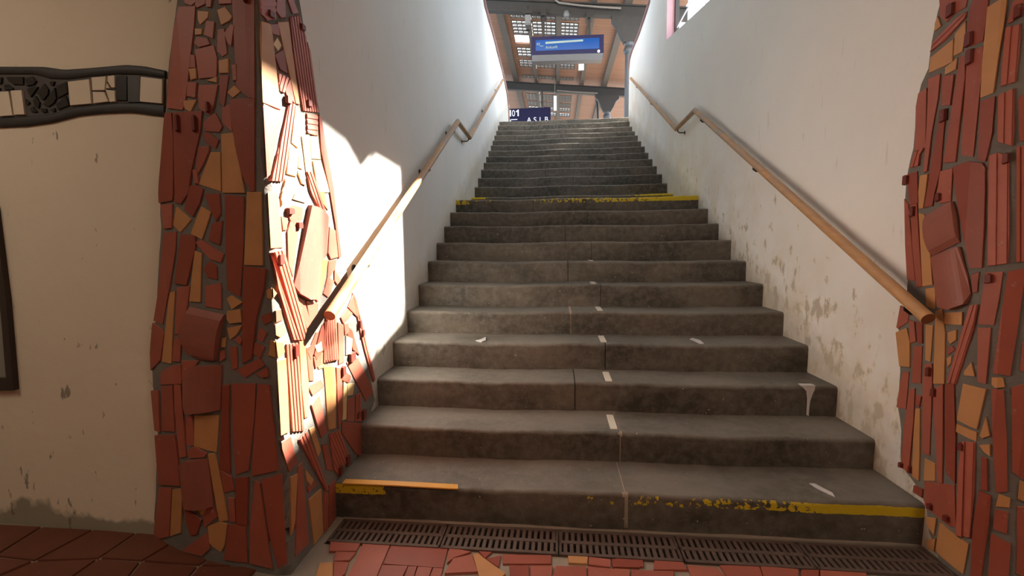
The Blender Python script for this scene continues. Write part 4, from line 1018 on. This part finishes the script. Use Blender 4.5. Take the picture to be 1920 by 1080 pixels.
# ---------------------------------------------------------------- handrails
def handrail(pts, side, label, tlist):
    root = thing('handrail', (pts[0][0], pts[0][1], pts[0][2]), label, 'handrail')
    mb = MB(); P = []
    for i, (a, b) in enumerate(zip(pts, pts[1:])):
        a, b = Vector(a), Vector(b); n = max(1, int((b-a).length/.3))
        for k in range(n): P.append(a+(b-a)*(k/n))
    P.append(Vector(pts[-1]))
    mb.tube(P, .0245, 16, 0, 1); mb.build('rail', ['wood', 'endgrain'], root, smooth=40)
    for y in tlist:
        for a, b in zip(pts, pts[1:]):
            if a[1] <= y <= b[1]:
                t = (y-a[1])/(b[1]-a[1]); x, z = lerp(a[0], b[0], t), lerp(a[2], b[2], t)
        wxx = lwx(y) if side < 0 else rwx(y)
        bb = MB(); s = side
        bb.tube([(x, y, z-.02), (x, y, z-.045), (x+s*.02, y, z-.06), (wxx+s*.012, y, z-.06)], .006, 8)
        bb.tube([(wxx-s*.004, y, z-.06), (wxx+s*.01, y, z-.06)], .022, 12)
        bb.build('bracket', 'bracket', root, smooth=50)
    return root
handrail([(-.957, 1.854, .956), (-1.008, 4.793, 2.532), (-1.018, 5.502, 2.535), (-1.102, 9.823, 4.70)], -1, 'worn round wooden handrail on the left stair wall, casting a shadow on the tiles', [2.3, 3.6, 4.6, 5.42, 7.2, 9.0])
handrail([(1.416, 1.902, .945), (1.384, 4.944, 2.594), (1.377, 5.648, 2.586), (1.344, 8.863, 4.283)], 1, 'round orange brown wooden handrail on the right stair wall', [2.02, 3.52, 4.75, 5.58, 7.1, 8.3])

# ---------------------------------------------------------------- platform and its roof
def rz(x): return 7.0-.1*x
mb = MB()
mb.box((-9, 9.8, 3.4), (-1.2, 40, 3.84)); mb.box((1.45, 9.6, 3.4), (9, 40, 3.84)); mb.box((-1.2, 12.9, 3.4), (1.45, 40, 3.84))
struct(mb.build('floor_platform', 'platform'))
RX0, RX1, RY0, RY1 = -6.0, 2.95, 8.35, 27.0
rows = [(12.02, 12.32), (12.47, 13.22), (13.3, 13.84), (14.1, 14.72), (14.98, 15.52), (16.28, 16.5), (17.38, 18.0), (18.15, 18.88), (19.08, 19.62), (19.78, 20.25), (20.5, 21.0)]
openrow = {2: [(-1.16, -.76)], 6: [(-1.22, -.84), (-.62, -.02)]}
cols = [(-1.16, -.76), (-.62, -.02), (.12, .56)]
holes = []
for ri, (a, b) in enumerate(rows):
    for ci, (c, d) in enumerate(cols):
        if ri == 2 and ci != 0: continue
        if ri == 6 and ci == 2: continue
        holes.append((c, d, a, b, ri in openrow))
for (c, d) in ((-4.8, -3.2), (-2.9, -1.7)):  # unseen openings added to let sky light down to the stairwell
    for a in (8.6, 9.6): holes.append((c, d, a, a+.55, True))
xs = sorted(set([RX0, RX1]+[h[0] for h in holes]+[h[1] for h in holes])); yy = sorted(set([RY0, RY1]+[h[2] for h in holes]+[h[3] for h in holes]))
roof = thing('platform_roof', (0, 11, 7.0), None, None, kind='structure')
mb = MB()
for a, b in zip(xs, xs[1:]):
    for c, d in zip(yy, yy[1:]):
        mx, my = (a+b)/2, (c+d)/2
        if any(h[0] < mx < h[1] and h[2] < my < h[3] for h in holes): continue
        mb.poly_prism([(a, c, rz(a)+.05), (b, c, rz(b)+.05), (b, d, rz(b)+.05), (a, d, rz(a)+.05)], [(a, c, rz(a)), (b, c, rz(b)), (b, d, rz(b)), (a, d, rz(a))])
mb.build('board_deck', 'boards', roof)
for h in holes:
    if h[4]: continue
    c, d, a, b, _ = h; mb = MB(); nx = max(3, round((d-c)/.115)); ny = max(2, round((b-a)/.2))
    for k in range(nx+1):
        x = lerp(c, d, k/nx); mb.box((x-.016, a, rz(x)-.01), (x+.016, b, rz(x)+.04))
    for k in range(ny+1):
        y = lerp(a, b, k/ny); mb.poly_prism([(c, y-.022, rz(c)+.04), (d, y-.022, rz(d)+.04), (d, y+.022, rz(d)+.04), (c, y+.022, rz(c)+.04)], [(c, y-.022, rz(c)-.01), (d, y-.022, rz(d)-.01), (d, y+.022, rz(d)-.01), (c, y+.022, rz(c)-.01)])
    mb.build('skylight_lattice', 'rafter', roof)
def rafter(x, w, label):
    mb = MB(); z = rz(x)
    mb.box((x-w/2, RY0, z-.13), (x+w/2, RY1, z+.02))
    tag(mb.build('roof_rafter', 'rafter', None, None, (x, 16, z)), label, 'rafter', 'rafters under the platform roof')
rafter(-1.40, .17, 'dark rafter under the platform roof, nearest the left wall')
rafter(-.69, .11, 'grey rafter between the first two skylight columns of the platform roof')
rafter(.05, .12, 'grey rafter just left of the middle of the blue display')
rafter(.86, .12, 'grey rafter bordering the skylights on their right')
rafter(1.62, .17, 'broad grey rafter meeting the tops of both columns')
def beam(y, label):
    mb = MB(); a, b = -6.0, 2.95
    for (h0, h1, w) in ((-.40, -.37, .16), (-.37, -.16, .05), (-.16, -.13, .16)):
        mb.poly_prism([(a, y-w/2, rz(a)+h1), (b, y-w/2, rz(b)+h1), (b, y+w/2, rz(b)+h1), (a, y+w/2, rz(a)+h1)], [(a, y-w/2, rz(a)+h0), (b, y-w/2, rz(b)+h0), (b, y+w/2, rz(b)+h0), (a, y+w/2, rz(a)+h0)])
    tag(mb.build('roof_beam', 'steel', None, None, (0, y, 6.8)), label, 'beam', 'steel beams across the platform roof')
beam(11.25, 'dark steel roof beam from which the blue display hangs')
beam(16.65, 'dark steel roof beam further back, behind the blue display')
beam(22.5, 'farthest dark steel roof beam low above the top step')
def column(x, y, zt, label):
    root = thing('iron_column', (x, y, 3.84), label, 'column', 'iron columns of the platform roof')
    mb = MB(); mb.tube([(x, y, 3.84), (x, y, 3.95), (x, y, 3.96), (x, y, zt-.75)], [.15, .15, .105, .092], 20); mb.build('shaft', 'column', root, smooth=40)
    mb = MB(); mb.tube([(x, y, zt-.80), (x, y, zt-.74), (x, y, zt-.70), (x, y, zt-.62), (x, y, zt-.56)], [.095, .135, .135, .10, .12], 20); mb.build('capital', 'column', root, smooth=40)
    mb = MB(); pr = [(-.40, 0), (-.40, -.10), (-.30, -.20), (-.20, -.42), (-.12, -.56), (.12, -.56), (.20, -.42), (.30, -.20), (.40, -.10), (.40, 0)]
    mb.poly_prism([(x+a, y-.09, zt+b-.1*a) for a, b in pr][::-1], [(x+a, y+.09, zt+b-.1*a) for a, b in pr][::-1]); mb.build('bracket_head', 'steel', root)
column(1.66, 11.25, rz(1.66)-.40, 'blue grey iron column by the right parapet at the stair top')
column(1.72, 16.65, rz(1.72)-.40, 'blue grey iron column further back, left of the nearer one')
mb = MB(); mb.tube([(1.35, 16.9, 6.55), (1.42, 16.9, 6.2), (1.47, 16.9, 5.2), (1.47, 16.9, 3.84)], .035, 10)
tag(mb.build('rain_pipe', 'steel', None, 50, (1.45, 16.9, 3.84)), 'thin dark pipe standing left of the farther column', 'pipe')

# blue display
dd = thing('departure_display', (.245, 11.1, 5.63), 'blue lit departure display hanging from the roof beam above the stair top', 'display')
X0, X1, Z0, Z1, YF = -.575, 1.065, 5.635, 6.04, 11.05
mb = MB(); mb.poly_prism([(X0, YF, Z1+.015), (X0, YF, Z0+.015), (X1, YF, Z0-.015), (X1, YF, Z1-.015)], [(X0, YF+.28, Z1+.015), (X0, YF+.28, Z0+.015), (X1, YF+.28, Z0-.015), (X1, YF+.28, Z1-.015)]); mb.build('housing', 'navy', dd)
mb = MB(); mb.poly_prism([(X0+.01, YF-.0, Z0+.015), (X0+.01, YF+.03, Z0-.11), (X1-.03, YF+.03, Z0-.14), (X1-.01, YF, Z0-.015)], [(X0+.01, YF+.27, Z0+.015), (X0+.01, YF+.25, Z0-.11), (X1-.03, YF+.25, Z0-.14), (X1-.01, YF+.27, Z0-.015)]); mb.build('underside_panel', 'under', dd)
mb = MB(); mb.poly_prism([(X0+.10, YF-.006, Z1-.065), (X0+.10, YF-.006, Z0+.105), (X1-.10, YF-.006, Z0+.085), (X1-.10, YF-.006, Z1-.085)], [(X0+.10, YF+.004, Z1-.065), (X0+.10, YF+.004, Z0+.105), (X1-.10, YF+.004, Z0+.085), (X1-.10, YF+.004, Z1-.085)]); scr = mb.build('screen', 'screen', dd)
mb = MB(); mb.poly_prism([(-.25, YF-.010, 5.925), (-.25, YF-.010, 5.88), (.60, YF-.010, 5.895), (.60, YF-.010, 5.935)], [(-.25, YF-.004, 5.925), (-.25, YF-.004, 5.88), (.60, YF-.004, 5.895), (.60, YF-.004, 5.935)]); mb.build('message_bar', 'screentext', scr)
text_mesh('screen_text', 'Ankunft', .085, (-.25, YF-.009, 5.775), 'screentext', scr)
text_mesh('screen_text', 'RE', .075, (-.455, YF-.009, 5.86), 'screentext', scr)
mb = MB(); mb.box((-.38, YF-.010, 5.835), (-.30, YF-.004, 5.845)); mb.build('screen_text', 'screentext', scr)
mb = MB(); mb.tube([(.95, YF-.005, 5.66), (.95, YF-.03, 5.655)], .03, 12); mb.build('sensor_lamp', 'whitebox', dd, smooth=50)
for x in (-.296, .744):
    mb = MB(); mb.box((x-.028, YF+.10, 6.02), (x+.028, YF+.15, 6.64-.1*x)); mb.box((x-.07, YF+.02, 6.50-.1*x), (x+.07, YF+.30, 6.64-.1*x)); mb.build('hanger', 'bracket', dd)
# platform number sign
ps = thing('platform_sign', (-1.2, 16.5, 5.3), 'navy platform sign reading 101 half hidden by the left wall and top step', 'sign')
mb = MB(); mb.box((-2.55, 16.45, 5.1), (-.205, 16.6, 6.06)); mb.build('panel', 'navy', ps)
for x in (-1.685, -1.415):
    mb = MB(); pl = [(.30, 0), (.52, 0), (.52, 1), (.36, 1), (.02, .74), (.12, .61), (.30, .74)]
    mb.poly_prism([(x+a*.21, 16.437, 5.80+c*.215) for a, c in pl], [(x+a*.21, 16.46, 5.80+c*.215) for a, c in pl]); mb.build('sign_digit', 'signwhite', ps)
text_mesh('sign_digit', '0', .30, (-1.55, 16.44, 5.80), 'signwhite', ps, sx=.80)
for ch, x in zip('ASLB', (-1.03, -.80, -.60, -.42)): text_mesh('sign_letter', ch, .24, (x, 16.44, 5.575), 'signwhite', ps)
mb = MB(); mb.box((-1.62, 16.43, 5.675), (-1.36, 16.445, 5.70)); mb.box((-1.62, 16.43, 5.62), (-1.58, 16.445, 5.70)); mb.build('sign_arrow', 'signwhite', ps)
for x in (-.50, -2.2):
    mb = MB(); mb.tube([(x, 16.55, 6.05), (x, 16.55, rz(x)-.38)], .022, 8); mb.build('hanger', 'bracket', ps, smooth=50)

# small fittings below the roof
t = thing('loudspeaker', (-.65, 11.0, 6.3), 'grey box loudspeaker hanging on a dark clamp left of the display', 'loudspeaker')
mb = MB(); mb.box((-.71, 10.95, 6.28), (-.585, 11.07, 6.50)); mb.box((-.70, 10.935, 6.30), (-.595, 10.95, 6.48)); mb.build('body', 'greybox', t)
mb = MB(); mb.tube([(-.65, 11.02, 6.5), (-.65, 11.02, 6.72)], .018, 8); mb.box((-.76, 10.97, 6.54), (-.55, 11.1, 6.63)); mb.build('clamp', 'bracket', t)
mb = MB(); mb.box((-.69, 10.96, 6.18), (-.60, 11.04, 6.285)); mb.build('lower_fitting', 'bracket', t)
t = thing('beam_lamp', (.226, 11.05, 6.48), 'small round pale lamp under the beam above the display', 'lamp')
mb = MB(); mb.tube([(.226, 11.1, 6.60), (.226, 11.07, 6.56), (.226, 11.05, 6.50), (.226, 11.04, 6.44)], [.03, .055, .07, .045], 14); mb.build('lamp_body', 'greybox', t, smooth=60)
mb = MB(); mb.tube([(.226, 11.12, 6.60), (.226, 11.18, 6.68)], .012, 8); mb.build('lamp_arm', 'bracket', t, smooth=50)
def jbox(x, y, z0, z1, w, label, y2):
    t = thing('cable_box', (x, y, z0), label, 'box', 'white boxes with conduits under the roof')
    mb = MB(); mb.box((x-w/2, y-.06, z0), (x+w/2, y+.06, z1)); mb.build('box', 'whitebox', t)
    mb = MB(); mb.tube([(x-.01, y, z1-.03), (x-.01, y, rz(x)+.01)], .012, 8); mb.tube([(x-.015, y, rz(x)-.01), (x-.03, y2, rz(x)-.01)], .014, 8); mb.build('conduit', 'wiring', t, smooth=50)
    return t
jbox(.71, 14, 6.36, 6.63, .155, 'white cable box below the right half of the blue display', 16.5)
jbox(-.05, 16.3, 5.90, 6.37, .10, 'long white box beside the right edge of the navy platform sign', 16.6)
mb = MB(); mb.tube([(-.03, 11.12, 6.98), (-.02, 11.12, 6.86), (.06, 11.12, 6.80), (.5, 11.12, 6.72), (1.0, 11.12, 6.65), (1.45, 11.12, 6.60)], .022, 8)
tag(mb.build('beam_conduit', 'wiring', None, 50, (.7, 11.12, 6.7)), 'pale conduit running along the beam above the display', 'conduit')
mb = MB(); mb.tube([(.0, 16.52, 6.63), (.5, 16.52, 6.57), (1.4, 16.52, 6.48)], .025, 8)
tag(mb.build('beam_conduit', 'wiring', None, 50, (.7, 16.52, 6.55)), 'pale conduit running along the farther beam behind the display', 'conduit')

# ---------------------------------------------------------------- light
w = bpy.data.worlds.new('sky'); S.world = w; w.use_nodes = True
bg = w.node_tree.nodes['Background']; bg.inputs[0].default_value = (.72, .86, 1, 1); bg.inputs[1].default_value = SKY
sd = Vector((-1, -1.28, -1.25)).normalized()
L = bpy.data.lights.new('sun', 'SUN'); L.energy = SUN; L.angle = math.radians(.8); L.color = (1, .93, .82)
o = bpy.data.objects.new('sun', L); COL.objects.link(o); o.rotation_euler = sd.to_track_quat('-Z', 'Y').to_euler(); o.location = (8, 14, 14)
for x, y, e in LOBBY_FILLS:
    L = bpy.data.lights.new('lobby_fill', 'AREA'); L.energy = e; L.size = .9; L.color = (1, .87, .70)  # area fill added out of view to brighten the lobby
    o = bpy.data.objects.new('lobby_fill', L); COL.objects.link(o); o.location = (x, y, 2.9)

# ---------------------------------------------------------------- camera
cam = bpy.data.cameras.new('camera'); co = bpy.data.objects.new('camera', cam); COL.objects.link(co)
cam.sensor_fit = 'HORIZONTAL'; cam.sensor_width = 36; cam.lens = 36*867.38/1920; cam.clip_end = 300
X = Vector((.99529238, .09634077, -.01056117)); Yv = Vector((.0022553, .08591798, .99629966)); F_ = Vector((-.09689167, .99163328, -.08529623))
m4 = Matrix((X, Yv, -F_)).transposed().to_4x4(); m4.translation = (0, 0, 1.2312); co.matrix_world = m4
S.camera = co
S.view_settings.view_transform = 'Standard'; S.view_settings.look = 'None'; S.view_settings.gamma = 1; S.view_settings.use_curve_mapping = False
S.view_settings.exposure = EXPO
S.cycles.max_bounces = 10; S.cycles.diffuse_bounces = 6
